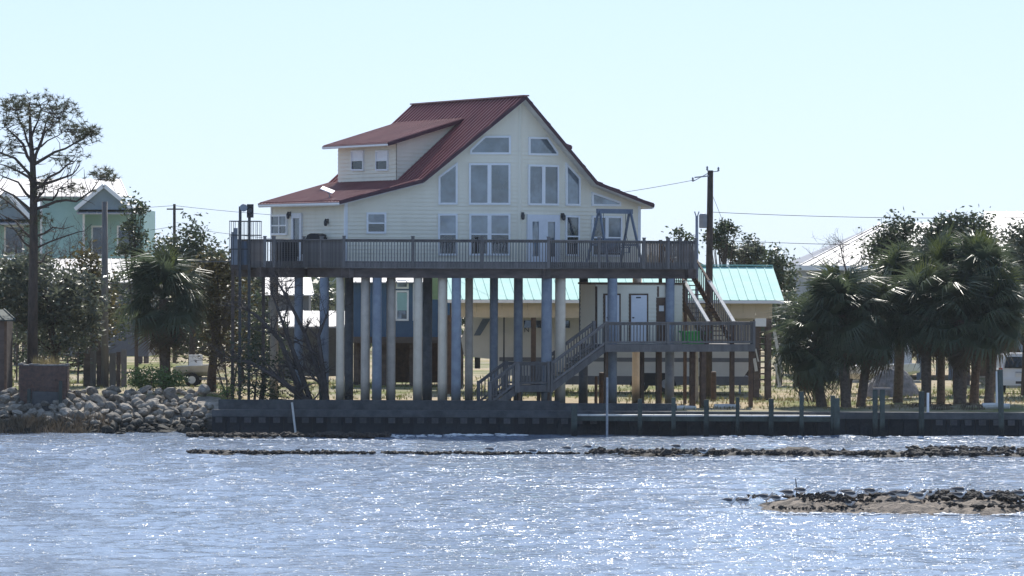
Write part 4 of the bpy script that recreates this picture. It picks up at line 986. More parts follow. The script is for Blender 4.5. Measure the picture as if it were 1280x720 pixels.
for px, py, fc, v in ((1118, 622, 1, 2), (1126, 624, 1, 0), (1131, 624, 1, 1), (1146, 622, -1, 2), (1151, 627, 1, 0), (1163, 622, 1, 2), (1202, 620, 1, 1), (1196, 619, -1, 2), (1200, 626, 1, 2), (1234, 623, -1, 2), (1276, 621, 1, 2)): gull(px, py, fc, v, rnd.uniform(.93, 1.07), POSE[v] + ' among the dark oyster clumps of the islet', group='gulls among the clumps, ' + POSE[v])
for px, py, fc, v in ((615, 570, 1, 0), (668, 571, 1, 2), (711, 571, 1, 1), (737, 570, 1, 0)): gull(px, py, fc, v, .95, gl_reef, (177.6, 180), 'gulls on the broken reef')
for px, py, fc, v in ((848, 567, 1, 1), (880, 568, 1, 2)): gull(px, py, fc, v, .95, gl_long, (177.5, 181), 'gulls on the long reef')

# ------------------------------------------------------------------ trees and plants
def leaf_tree(name, label, px, Y, blobs, mt, cat='tree', nclump=60, per=34, size=.13, trunk=.16, barkm='bark', seed=0, group=None, base=None, depth=1.0, stems=1, jit=.32):
    rr = random.Random(seed); x0 = PX(px, Y); zb = (gz(x0, Y) if abs(x0) < 60 and Y < 285 else G) if base is None else base
    r = thing(name, (x0, Y, zb), label, cat, 0, group); s_ = Y / F
    cl = []; tot = sum(rx * ry for _, _, rx, ry in blobs)
    for bx, by, rx, ry in blobs:
        c = P(bx, by, Y); n = max(2, int(nclump * rx * ry / tot))
        for k in range(n):
            while True:
                q = Vector((rr.uniform(-1, 1), rr.uniform(-1, 1), rr.uniform(-1, 1)))
                if .25 < q.length < 1: break
            q = q * (q.length ** -.35)
            if q.length > 1.05: q.normalize()
            cl.append(Vector((c.x - x0 + q.x * rx * s_, q.y * depth * (rx + ry) / 2 * s_, c.z - zb + q.z * ry * s_)))
    b = MB()
    for c in cl:
        cs = jit * rr.uniform(.6, 1.3); k = int(per * rr.uniform(.6, 1.4))
        for i in range(k):
            p = c + Vector((rr.gauss(0, cs), rr.gauss(0, cs), rr.gauss(0, cs * .75)))
            if p.z < .1: p.z = .1
            a = Vector((rr.gauss(0, 1), rr.gauss(0, 1), rr.gauss(0, .6))).normalized() * (size * rr.uniform(.6, 1.3)); d = a.cross(Vector((rr.gauss(0, 1), rr.gauss(0, 1), rr.gauss(0, 1)))).normalized() * (size * .42)
            b.add([p - a, p - a * .1 + d, p + a, p - a * .1 - d], [(0, 1, 2, 3)])
    b.build('crown', mt, r)
    t = MB(); top = max(c.z for c in cl)
    for sI in range(stems):
        ax, ay = rr.uniform(-.15, .15) * stems, rr.uniform(-.15, .15) * stems; cen = sum(cl, Vector()) / len(cl)
        mid = Vector((ax + cen.x * .35, ay, cen.z * .5)); hi = Vector((cen.x * .8 + ax, ay, min(top * .8, cen.z * 1.1)))
        t.tube([(ax, ay, -.15), (ax * .9 + cen.x * .1, ay, cen.z * .2), mid, hi], [trunk * 1.2, trunk, trunk * .75, trunk * .3], 8)
        for c in rr.sample(cl, min(len(cl), 22 // stems)):
            st = Vector((ax, ay, 0)).lerp(mid, .8) if c.z < cen.z else mid.lerp(hi, rr.random()); m2 = st.lerp(c, .5) + Vector((0, 0, -.1)); t.tube([st, m2, c], [trunk * .35, trunk * .2, .012], 5)
    t.build('trunk', M[barkm], r)
    return r
leaf_tree('broadleaf_tree', 'large glossy grey-green evergreen tree behind the pine trunk', 70, 216, [(45, 362, 55, 45), (92, 380, 34, 44), (15, 350, 38, 34), (70, 415, 50, 28)], M['lf_grey'], nclump=170, per=44, size=.15, seed=1)
leaf_tree('evergreen_tree', 'narrow dark evergreen tree beside the grey utility pole', 113, 222, [(117, 350, 17, 30), (110, 322, 12, 16), (125, 395, 18, 40)], M['lf_olive'], nclump=60, seed=2)
leaf_tree('slender_tree', 'slender sparse tree rising in front of the turquoise house', 170, 232, [(163, 258, 9, 10), (176, 262, 6, 12), (160, 284, 14, 8), (172, 303, 11, 10), (162, 312, 16, 8)], M['lf_dark'], nclump=34, per=30, trunk=.09, seed=3, jit=.24)
leaf_tree('evergreen_tree', 'dark evergreen tree with ragged top right of the far pole', 236, 228, [(236, 288, 11, 13), (244, 298, 8, 18), (222, 312, 28, 14), (262, 322, 24, 18), (238, 330, 36, 16)], M['lf_dark'], nclump=90, per=36, seed=4)
leaf_tree('olive_tree', 'olive-brown bushy tree left of the cargo lift', 260, 214, [(272, 372, 32, 46), (262, 345, 26, 26), (280, 420, 24, 36)], M['lf_olive'], nclump=110, per=42, size=.11, trunk=.2, seed=5)
leaf_tree('dark_shrub', 'dark shrub at the foot of the bare leaning tree', 322, 204.5, [(322, 470, 38, 28), (350, 490, 30, 12), (308, 440, 18, 20)], M['lf_dark'], cat='shrub', nclump=46, per=30, size=.09, trunk=.06, seed=6, stems=3)
leaf_tree('green_shrub', 'low bright green shrub growing on top of the boulder bank', 193, 207, [(193, 474, 32, 11), (180, 470, 16, 9), (212, 474, 16, 10)], M['lf_green'], cat='shrub', nclump=52, per=44, size=.08, trunk=.03, seed=7, stems=4, jit=.18)
leaf_tree('green_shrub', 'small yellow-green weed clump by the end of the boulder bank', 290, 204, [(288, 489, 13, 7)], M['lf_green'], cat='shrub', nclump=12, per=30, size=.06, trunk=.02, seed=8, stems=3, jit=.12)
leaf_tree('far_tree', 'round leafy tree behind the teal roof with pale leaf clumps', 932, 252, [(930, 315, 24, 13), (908, 308, 10, 10), (950, 322, 12, 8)], M['lf_grey'], nclump=60, per=34, seed=9, size=.13, jit=.24)
leaf_tree('far_tree', 'tall dark tree just behind the brown utility pole', 903, 246, [(903, 284, 11, 8), (893, 300, 10, 10), (917, 289, 3, 4), (936, 297, 4, 4)], M['lf_dark'], nclump=34, per=26, seed=10, jit=.2)
leaf_tree('far_tree', 'small dark tree top behind the deck corner', 852, 250, [(849, 294, 6, 6), (862, 297, 3, 5), (855, 315, 10, 10)], M['lf_dark'], nclump=20, per=26, seed=11, jit=.2)
leaf_tree('far_tree', 'dark tree between the teal roof and the hip-roofed house', 972, 250, [(972, 322, 12, 14), (982, 350, 14, 20), (965, 345, 10, 16)], M['lf_dark'], nclump=44, per=34, seed=12)
leaf_tree('cedar_tree', 'dark cedar behind the palms with rounded top', 1118, 224, [(1124, 292, 18, 22), (1108, 318, 22, 24), (1135, 330, 20, 30)], M['lf_dark'], nclump=110, per=46, size=.12, seed=13)
leaf_tree('cedar_tree', 'dark cedar with ragged peaks behind the tallest palms', 1198, 225, [(1190, 285, 16, 18), (1212, 278, 9, 12), (1225, 286, 7, 20), (1200, 315, 40, 26), (1168, 300, 16, 20)], M['lf_dark'], nclump=150, per=46, size=.12, seed=14)
leaf_tree('oak_tree', 'grey-green oak spreading over the white SUV', 1285, 221, [(1265, 325, 24, 36), (1276, 300, 12, 18), (1256, 378, 22, 30), (1274, 410, 18, 18), (1300, 340, 40, 60)], M['lf_grey'], nclump=150, per=40, size=.13, seed=15, trunk=.25)
leaf_tree('far_tree', 'leafy trees seen under the deck between the left piles', 402, 262, [(400, 374, 20, 12), (350, 372, 28, 22), (322, 360, 18, 30)], M['lf_grey'], nclump=80, per=36, seed=16, size=.14)
leaf_tree('dark_tree', 'dark leafy tree behind the boat trailer', 300, 238, [(305, 400, 22, 45), (330, 430, 22, 40), (240, 420, 30, 30)], M['lf_dark'], nclump=110, per=40, seed=17)
leaf_tree('dark_tree', 'dark shaded trees behind the palms at the hip-roofed house', 1000, 243, [(1000, 400, 25, 40), (985, 430, 16, 40)], M['lf_dark'], nclump=70, per=38, seed=18)
leaf_tree('dark_tree', 'dark shaded shrubbery below the turquoise house', 150, 238, [(150, 380, 26, 40), (100, 420, 40, 40), (30, 420, 40, 40)], M['lf_dark'], nclump=110, per=40, seed=19)

def twig_tree(name, label, px, Y, limbs, mt, seed=0, cat='tree', rad=.09, gen=3, nsub=5, base=None, spread=.7):
    rr = random.Random(seed); x0 = PX(px, Y); zb = gz(x0, Y) if base is None else base; r = thing(name, (x0, Y, zb), label, cat); b = MB()
    def grow(p, d, ln, ra, g):
        pts = [p]; rads = [ra]; q = p.copy(); n = 4
        for i in range(n):
            d = (d + Vector((rr.gauss(0, .16), rr.gauss(0, .16), rr.gauss(0, .1) + .03))).normalized(); q = q + d * (ln / n); pts.append(q.copy()); rads.append(max(.004, ra * (1 - .75 * (i + 1) / n)))
        b.tube(pts, rads, 5 if g > 1 else 4)
        if g > 0:
            for k in range(nsub):
                i = rr.randint(1, n); t = pts[i]; dd = (d + Vector((rr.gauss(0, spread), rr.gauss(0, spread), rr.gauss(0, spread * .6)))).normalized(); grow(t, dd, ln * rr.uniform(.35, .65), rads[i] * .6 + .003, g - 1)
    for lm in limbs:
        pts = [P(a, c, Y) - Vector((x0, Y, zb)) for a, c in lm]; rr2 = [rad * (1 - .8 * i / (len(pts) - 1)) for i in range(len(pts))]
        pts = [Vector((q.x, rr.gauss(0, .25) if i else 0, q.z)) for i, q in enumerate(pts)]; pts[0].z = min(pts[0].z, .0) - .1
        b.tube(pts, rr2, 7)
        for i in range(1, len(pts)):
            for k in range(nsub):
                t = rr.random(); p = pts[i - 1].lerp(pts[i], t); d = ((pts[i] - pts[i - 1]).normalized() + Vector((rr.gauss(0, spread), rr.gauss(0, spread), rr.gauss(0, spread * .6)))).normalized(); grow(p, d, rr.uniform(.7, 1.5), rr2[i] * .5 + .006, gen - 1)
    b.build('branches', mt, r); return r
twig_tree('bare_tree', 'leafless dark tree leaning left in front of the house piles', 405, 203.9, [[(412, 502), (396, 460), (380, 415), (355, 365), (345, 350)], [(392, 502), (370, 450), (352, 400), (338, 362)], [(385, 502), (350, 425), (322, 395), (305, 385)], [(400, 500), (345, 470), (312, 452), (298, 450)], [(410, 480), (398, 420), (410, 390)]], M['twig'], seed=3, rad=.14, gen=3, nsub=5)
twig_tree('bare_brush', 'brown leafless thicket in front of the turquoise house', 85, 236, [[(60 + 12 * k + rnd.uniform(-8, 8), 380), (60 + 13 * k, 340), (62 + 14 * k, 312 + rnd.uniform(-6, 8))] for k in range(-4, 6)], M['brownbrush'], seed=4, rad=.05, gen=3, nsub=5)
twig_tree('bare_tree', 'thin leafless tree in front of the white hip roof', 1060, 232, [[(1062, 400), (1060, 350), (1052, 318), (1050, 300)], [(1062, 400), (1068, 345), (1078, 315)], [(1062, 400), (1040, 340), (1020, 322)], [(1062, 400), (1085, 340), (1090, 310)]], M['twig'], seed=5, rad=.06, gen=3, nsub=4)
twig_tree('bare_brush', 'tangled brown vines between the left palm and the lift', 282, 210, [[(285, 490), (280, 440), (270, 410)], [(290, 490), (300, 430), (310, 400)], [(284, 490), (268, 450), (240, 430)]], M['brownbrush'], seed=6, rad=.04, gen=3, nsub=5, cat='brush')

# sabal palms
def frond_mesh(seed, mt, droop=.35):
    rr = random.Random(seed); b = MB(); b.tube([(0, 0, 0), (.4, 0, .02), (.8, 0, -.02)], [.022, .016, .012], 4)
    n = 40
    for i in range(n):
        a = R(-125 + 250 * i / (n - 1)); ln = (1.0 - .35 * abs(a) / R(125)) * rr.uniform(.88, 1.08); w2 = .023
        base = Vector((.78 + .12 * math.cos(a), .05 * math.sin(a), -.02)); d = Vector((math.cos(a), math.sin(a), .12 * (1 - abs(a)))); sd_ = Vector((-math.sin(a), math.cos(a), .25))
        m = base + d * ln * .5 + Vector((0, 0, .02 - .06 * droop)); e = base + d * ln * rr.uniform(.8, 1.0) + Vector((0, 0, -droop * ln * rr.uniform(.5, 1.6))) + sd_ * rr.gauss(0, .06)
        b.add([base - sd_ * .012, base + sd_ * .012, m + sd_ * w2, m - sd_ * w2, e], [(0, 1, 2, 3), (3, 2, 4)])
    return b.mesh('frond', mt)
FR_G = [frond_mesh(i, M['palm'], .25 + .15 * i) for i in range(4)]; FR_Y = [frond_mesh(9, M['palmy'], .12)]; FR_D = [frond_mesh(20 + i, M['deadpalm'], .7) for i in range(2)]
def palm(label, px, Y, top, cpx, nfr, sc, tw, seed, dead=5, young=3, group=None, skirt=1.0):
    nfr = int(nfr * 1.6); sc *= 1.08; dead = int(dead * 1.5)
    rr = random.Random(seed); x0 = PX(px, Y); zb = gz(x0, Y); r = thing('palm_tree', (x0, Y, zb), label, 'palm tree', 0, group)
    c = P(cpx, top, Y) - Vector((x0, Y, zb)); c.y = rr.uniform(-.2, .2); b = MB(); tr = tw / 2 * Y / F; n = 9
    pts = [Vector((0, 0, -.2)).lerp(c, (i / n)) for i in range(n + 1)]; pts = [q + Vector((c.x * .0, 0, 0)) for q in pts]
    b.tube(pts, [tr * (1.15 if i == 0 else rr.uniform(.92, 1.08)) for i in range(n + 1)], 10)
    tk = b.build('trunk', M['palmbark'], r)
    b = MB()                                   # old leaf bases under the crown
    for k in range(26):
        a = k * 2.4; z = c.z - .1 - .045 * k
        if z < .3: break
        q = Vector((0, 0, 0)).lerp(c, z / c.z); o_ = Vector((math.cos(a), math.sin(a), 0)); b.beam(q + o_ * tr * .8, q + o_ * (tr + .14) + Vector((0, 0, .2)), .09, .03)
    b.build('leaf_bases', M['palmbark'], tk)
    for k in range(nfr):
        t = (k + .5) / nfr; el = R(85 - 150 * t ** .9 + rr.gauss(0, 13)); az = k * 2.39996 + rr.gauss(0, .35)
        if k < young: fm = rr.choice(FR_Y)
        elif k >= nfr - dead: fm = rr.choice(FR_D); el = R(-72 + rr.gauss(0, 6))
        else: fm = rr.choice(FR_G)
        s_ = sc * rr.uniform(.7, 1.15)
        link('frond', fm, r, c + Vector((0, 0, .12 - .3 * t)), (rr.gauss(0, .35), -el, az), (s_, s_, s_))
    return r
palm('shaggy cabbage palm with broad drooping crown on the left shore', 207, 211, 374, 205, 46, 1.3, 14, 1, dead=7)
gA = 'palms of the low dark clump'
palm('low palm of the dense clump beside the teal-roofed carport, fronds sweeping to the ground', 1028, 208, 430, 1018, 40, 1.2, 13, 2, dead=2)
palm('low palm in the middle of the dense dark clump, pair of dark trunks', 1058, 207.5, 394, 1052, 42, 1.25, 13, 3, dead=3)
palm('low palm with yellow-green tip leaning right in the dense dark clump', 1075, 208.2, 400, 1090, 42, 1.2, 12, 4, dead=3, young=7)
palm('palm trunk nearest the gravel mound in the tall palm row', 1158, 208, 394, 1158, 42, 1.25, 12, 5, dead=5)
palm('tall slim palm behind the fallen fronds in the palm row', 1176, 210, 350, 1178, 38, 1.15, 10, 6, dead=4)
palm('thick-trunked palm in the middle of the palm row', 1200, 207.5, 400, 1200, 44, 1.28, 17, 7, dead=6, young=4)
palm('slim palm leaning right beside the thick-trunked one', 1217, 208.6, 345, 1226, 40, 1.15, 11, 8, dead=4, young=8)
palm('palm with pale trunk at the end of the row near the SUV', 1236, 207.6, 388, 1244, 40, 1.12, 13, 9, dead=5)
palm('short palm between the two palm groups with hanging fronds', 1122, 213, 362, 1128, 40, 1.2, 12, 10, dead=4)

# tall pine
def pine():
    rr = random.Random(12); Y = 212; x0 = PX(40, Y); zb = gz(x0, Y); r = thing('pine_tree', (x0, Y, zb), 'tall slash pine with bare lower trunk and flat open crown', 'pine tree')
    Q = lambda px, py, dy=0.0: P(px, py, Y) - Vector((x0, Y, zb)) + Vector((0, dy, 0))
    b = MB(); tp = [(40, 505), (40.5, 450), (41, 380), (42, 310), (42, 250), (41, 208), (38, 165), (37, 128)]
    b.tube([Q(*q) for q in tp], [.29, .24, .21, .19, .17, .13, .08, .03], 10); tk = b.build('trunk', M['bark'], r, smooth=True)
    br = [[(41, 212), (52, 175), (62, 138)], [(41, 205), (28, 180), (12, 165), (-6, 158)], [(41, 222), (20, 198), (0, 190), (-20, 186)], [(42, 232), (24, 214), (-4, 204)], [(42, 206), (68, 190), (94, 178), (117, 164)], [(42, 236), (62, 222), (86, 207), (101, 198)], [(42, 228), (70, 226), (92, 219), (103, 205)], [(42, 252), (66, 250), (74, 236), (96, 230)], [(42, 262), (70, 252), (96, 252), (116, 238), (128, 220)], [(42, 255), (56, 240), (60, 225)], [(42, 250), (24, 228), (-6, 214)], [(42, 266), (20, 245), (-8, 232)], [(42, 285), (22, 262), (4, 248), (-14, 240)], [(42, 300), (18, 276), (-10, 262)], [(42, 312), (24, 292), (2, 270)], [(42, 296), (66, 284), (92, 282)], [(42, 312), (62, 302), (96, 290), (112, 280)], [(42, 330), (56, 318), (66, 312)], [(40, 190), (30, 160), (22, 136)], [(39, 172), (48, 150), (50, 130)], [(41, 200), (58, 165), (80, 148)], [(40, 188), (60, 176), (88, 160)]]
    b = MB(); tips = []
    for i, pl in enumerate(br):
        pts = []; dy = rr.uniform(-1.6, 1.6)
        for k, q in enumerate(pl): pts.append(Q(*q, dy * k / (len(pl) - 1)))
        # subdivide with wiggle
        fine = [pts[0]]
        for a, c in zip(pts, pts[1:]): fine += [a.lerp(c, .5) + Vector((rr.gauss(0, .06), rr.gauss(0, .06), rr.gauss(0, .06))), c]
        ra = .085 if i < 12 else .06; b.tube(fine, [max(.012, ra * (1 - .85 * k / (len(fine) - 1))) for k in range(len(fine))], 6)
        for k in range(1, len(fine)): tips.append((fine[k - 1], fine[k], i))
    tw = []
    def twig(p, q):
        m = p.lerp(q, .5) + Vector((rr.gauss(0, .08), rr.gauss(0, .08), -abs(rr.gauss(0, .08)))); b.tube([p, m, q], [.022, .015, .008], 4)
    allp = [a.lerp(c, t) for a, c, i in tips for t in (.2, .5, .8)]
    bl = [(45, 133, 46, 13, 48), (16, 146, 24, 22, 24), (76, 148, 24, 18, 28), (98, 170, 14, 12, 16), (110, 164, 9, 5, 12), (40, 160, 40, 16, 16), (90, 198, 16, 10, 12), (4, 185, 16, 18, 14), (128, 218, 12, 6, 16), (117, 168, 5, 4, 6), (20, 210, 20, 14, 8), (62, 225, 30, 12, 8), (48, 238, 8, 8, 8), (52, 275, 10, 8, 7), (30, 285, 12, 10, 6), (100, 236, 14, 8, 6), (0, 255, 14, 12, 6), (138, 222, 4, 3, 4)]
    nd = MB()
    for bx, by, rx, ry, n in bl:
        for k in range(n):
            while True:
                u, v = rr.uniform(-1, 1), rr.uniform(-1, 1)
                if u * u + v * v < 1: break
            c = Q(bx + u * rx, by + v * ry, rr.uniform(-1.6, 1.6) * (rx / 46 + .25))
            near = min(allp, key=lambda p: (p - c).length + (0.6 if p.z > c.z else 0)); twig(near, c)
            for m in range(3):
                cc = c + Vector((rr.gauss(0, .2), rr.gauss(0, .2), rr.gauss(0, .13)))
                for j in range(14):
                    d = Vector((rr.gauss(0, 1), rr.gauss(0, 1), rr.gauss(.25, .8))).normalized(); ln = rr.uniform(.16, .27); s_ = d.cross(Vector((rr.gauss(0, 1), rr.gauss(0, 1), .3))).normalized() * .014
                    nd.add([cc - s_, cc + s_, cc + d * ln], [(0, 1, 2)])
    for k in range(120):                          # bare twigs on the lower limbs
        a, c, i = rr.choice(tips); p = a.lerp(c, rr.random()); twig(p, p + Vector((rr.gauss(0, .4), rr.gauss(0, .4), rr.gauss(.15, .3))))
    b.build('branches', M['bark'], r); nd.build('crown', M['needle'], r)
pine()

# far treeline hiding the horizon
def treeline():
    b = MB(); rr = random.Random(4)
    for k in range(9000):
        x = rr.uniform(-75, 75); y = rr.uniform(330, 345); hmax = 5.2 + 1.2 * math.sin(x * .21) + .8 * math.sin(x * .53 + 2); z = G + hmax * rr.random() ** .7
        a = Vector((rr.gauss(0, 1), rr.gauss(0, 1), rr.gauss(0, 1))).normalized() * .5; d = a.cross(Vector((rr.gauss(0, 1), rr.gauss(0, 1), rr.gauss(0, 1)))).normalized() * .35; p = Vector((x, y, z))
        b.add([p - a, p + d, p + a, p - d], [(0, 1, 2, 3)])
    o = b.build('distant_trees', M['lf_dark']); tag(o, 'low distant belt of dark trees along the horizon', 'trees', kind='stuff')
    b = MB()
    for k in range(5000):
        x = rr.uniform(-2500, 2500); y = rr.uniform(900, 1000); z = G + 6.5 * rr.random() ** .7
        a = Vector((rr.gauss(0, 1), rr.gauss(0, 1), rr.gauss(0, 1))).normalized() * 3; d = a.cross(Vector((rr.gauss(0, 1), rr.gauss(0, 1), rr.gauss(0, 1)))).normalized() * 3; p = Vector((x, y, z))
        b.add([p - a, p + d, p + a, p - d], [(0, 1, 2, 3)])
    o = b.build('distant_trees', M['lf_dark']); tag(o, 'very far belt of trees at the horizon beyond the houses', 'trees', kind='stuff')
treeline()

# ------------------------------------------------------------------ background buildings
def seam_roof(name, q, mt, parent, sp=.45, th=.06, panel=True, rib=.04):
    # q: eave-left, eave-right, ridge-right, ridge-left ; panels side by side with raised seams
    a, b_, c, d = [Vector(x) for x in q]; n = max(1, int(round(max((b_ - a).length, (c - d).length) / sp))); up = (b_ - a).cross(d - a).normalized()
    if up.z < 0: up = -up
    base = MB(); base.poly([x - up * .03 for x in (a, b_, c, d)], up * -th); ro = base.build(name, mt, parent)
    if panel:
        for i in range(n):
            t0, t1 = i / n, (i + 1) / n; e = .004
            p = MB(); p.poly([a.lerp(b_, t0 + e / n), a.lerp(b_, t1 - e / n), d.lerp(c, t1 - e / n), d.lerp(c, t0 + e / n)], up * -.028)
            p.beam(a.lerp(b_, t0) + up * .015, d.lerp(c, t0) + up * .015, .035, rib, up=up); p.build('roof_panel', mt, ro)
    else:
        p = MB()
        for i in range(n + 1): p.beam(a.lerp(b_, i / n) + up * .0, d.lerp(c, i / n) + up * .0, .05, rib, up=up)
        p.build('roof_seams', mt, ro)
    return ro
def rel(px, py, Y, r): return P(px, py, Y) - r.location

def carport():
    Y = 226.5; z0 = gz(5, Y); r = thing('carport', (PX(770, Y), Y, z0), 'long open carport with pale teal metal roof and tan gable band sheltering the camper', 'carport')
    dyr = math.tan(R(7.5)); xl, xr_ = PX(480, Y), PX(980, Y)
    def at(px, py, Yb): 
        x = PX(px, Yb); yy = Yb + (x - PX(980, Y)) * dyr * 0; return rel(px, py, yy, r)
    e0, e1 = rel(556, 374.2, Y, r), rel(980, 375.2, Y, r); d0, d1 = rel(543, 331.5, Y + 5.5, r), rel(966, 333.2, Y + 5.5, r)
    ro = seam_roof('roof', (e0, e1, d1, d0), M['tealroof'], r, .425)
    back = [d0, d1, Vector((d1.x - .6, 11, e1.z)), Vector((d0.x - .6, 11, e0.z))]
    seam_roof('rear_roof', (back[3], back[2], back[1], back[0]), M['tealroof'], r, .9, panel=False)
    b = MB(); b.beam(d0 + Vector((0, 0, .06)), d1 + Vector((0, 0, .06)), .35, .05); b.build('ridge_cap', M['tealroof'], ro)
    b = MB(); b.beam(e0 + Vector((0, -.03, -.09)), e1 + Vector((0, -.03, -.09)), .04, .14); b.build('eave_board', M['trim'], r)
    zb = rel(900, 398, Y, r).z; ze = e1.z - .12
    x = e0.x + .3; x1 = rel(966, 380, Y, r).x
    while x < x1:
        w2 = min(.6, x1 - x); b = MB(); b.bb((x + .004, .45 + rnd.uniform(0, .008), zb), (x + w2 - .004, .52, ze)); b.build('siding_panel', M['tanwall'], r); x += .6
    b = MB(); b.poly([(x1, .5, zb), (x1, 10.5, zb), (x1, 10.5, ze), (x1, 5.5, d1.z - .12), (x1, .5, ze)], (-.08, 0, 0)); b.build('end_gable', M['tanwall'], r)
    for px in (562, 667, 962):
        xx = rel(px, 400, Y, r).x; b = MB(); b.bb((xx - .12, .53, -.2), (xx + .12, .77, zb + .1)); b.build('post', M['brownwood'], r)
        b = MB(); b.bb((xx - .12, 10.2, -.2), (xx + .12, 10.44, ze)); b.build('post', M['brownwood'], r)
    b = MB(); xx = rel(630, 400, Y, r).x; b.bb((xx - .04, .6, -.2), (xx + .04, .68, zb)); b.build('pipe', M['bronze'], r)
carport()
def camper():
    Y = 228.8; z0 = gz(3, Y); r = thing('camper_trailer', (PX(765, Y), Y, z0), 'long off-white fifth-wheel camper trailer parked under the teal carport', 'camper')
    X = lambda px: PX(px, Y) - r.location.x; Z = lambda py: PZ(765, py, Y) - z0
    b = MB(); pr = [(X(622), Z(470)), (X(940), Z(458)), (X(944), Z(392)), (X(600), Z(388)), (X(584), Z(400)), (X(576), Z(425)), (X(580), Z(446)), (X(622), Z(450))]
    pr[1] = (X(930), Z(470)); pr.insert(2, (X(942), Z(452)))
    b.poly([(x, 0, z) for x, z in pr], (0, 2.5, 0)); body = b.build('body', M['offwhite'], r)
    b = MB(); b.bb((X(640), -.02, Z(481)), (X(936), 2.45, Z(470))); b.build('skirt', M['camgrey'], r)
    b = MB(); b.bb((X(624), -.025, Z(452)), (X(940), -.005, Z(447))); b.build('stripe', M['camgrey'], r)
    b = MB(); b.poly([(X(592), -.02, Z(420)), (X(600), -.02, Z(420)), (X(613), -.02, Z(399)), (X(603), -.02, Z(399))], (0, -.02, 0)); b.build('cap_decal', M['bluegrey'], r)
    for a, c in ((654.5, 663.5), (670, 676), (700, 712)):
        b = MB(); b.bb((X(a), -.04, Z(410)), (X(c), -.002, Z(401))); b.build('window', M['darkglass'], r)
    for px in (800, 832):
        w_ = MB(); w_.tube([(X(px), -.05, .42), (X(px), .22, .42)], .42, 20); t = w_.build('wheel', M['rubber'], r)
        w_ = MB(); w_.tube([(X(px), -.07, .42), (X(px), -.045, .42)], .22, 14); w_.build('rim', M['galv'], t)
    b = MB(); b.poly([(X(787) , -.03, Z(482)), (X(793), -.03, Z(466)), (X(840), -.03, Z(466)), (X(846), -.03, Z(482))], (0, .02, 0)); b.build('wheel_arch', M['rubber'], r)
    for px in (628, 925):
        b = MB(); b.bb((X(px) - .05, .2, -.05), (X(px) + .05, .3, Z(470))); b.build('landing_leg', M['galv'], r)
    b = MB(); b.bb((X(593), 1.0, Z(462)), (X(600), 1.4, Z(446))); b.build('hitch', M['bronze'], r)
    cu = bpy.data.curves.new('lettering', 'FONT'); cu.body = 'ANA'; cu.size = .34; cu.space_character = 1.5; cu.extrude = .004
    to = bpy.data.objects.new('t', cu); COL.objects.link(to); me = bpy.data.meshes.new_from_object(to.evaluated_get(bpy.context.evaluated_depsgraph_get())); bpy.data.objects.remove(to)
    me.materials.clear(); me.materials.append(M['letter']); link('lettering', me, r, (X(646.5), -.012, Z(415.5)), (R(90), 0, 0))
camper()
def building_box(r, px0, px1, y0, y1, Y, dep, mt, name='wall'):
    a, c = rel(px0, y1, Y, r), rel(px1, y0, Y, r); b = MB(); b.bb((a.x, a.y, a.z), (c.x, a.y + dep, c.z)); return b.build(name, mt, r)
def simple_window(r, px0, px1, y0, y1, Y, par=None, gl='glass', fm='trim', off=.0, name='window'):
    a, c = rel(px0, y1, Y, r), rel(px1, y0, Y, r); f = .1; yy = a.y - off; b = MB()
    b.bb((a.x, yy - .05, a.z), (a.x + f, yy - .002, c.z)); b.bb((c.x - f, yy - .05, a.z), (c.x, yy - .002, c.z)); b.bb((a.x + f, yy - .05, a.z), (c.x - f, yy - .002, a.z + f)); b.bb((a.x + f, yy - .05, c.z - f), (c.x - f, yy - .002, c.z))
    o = b.build(name, M[fm], par or r); b = MB(); b.bb((a.x + f, yy - .03, a.z + f), (c.x - f, yy - .004, c.z - f)); b.build('pane', M[gl], o); return o
def stilts(r, pxs, ytop, Y, wd=.3, mt='beamwood', deps=(0.2, 5)):
    for px in pxs:
        for d in deps:
            a = rel(px, ytop, Y, r); b = MB(); b.bb((a.x - wd / 2, a.y + d, -.2), (a.x + wd / 2, a.y + d + wd, a.z)); b.build('stilt', M[mt], r)
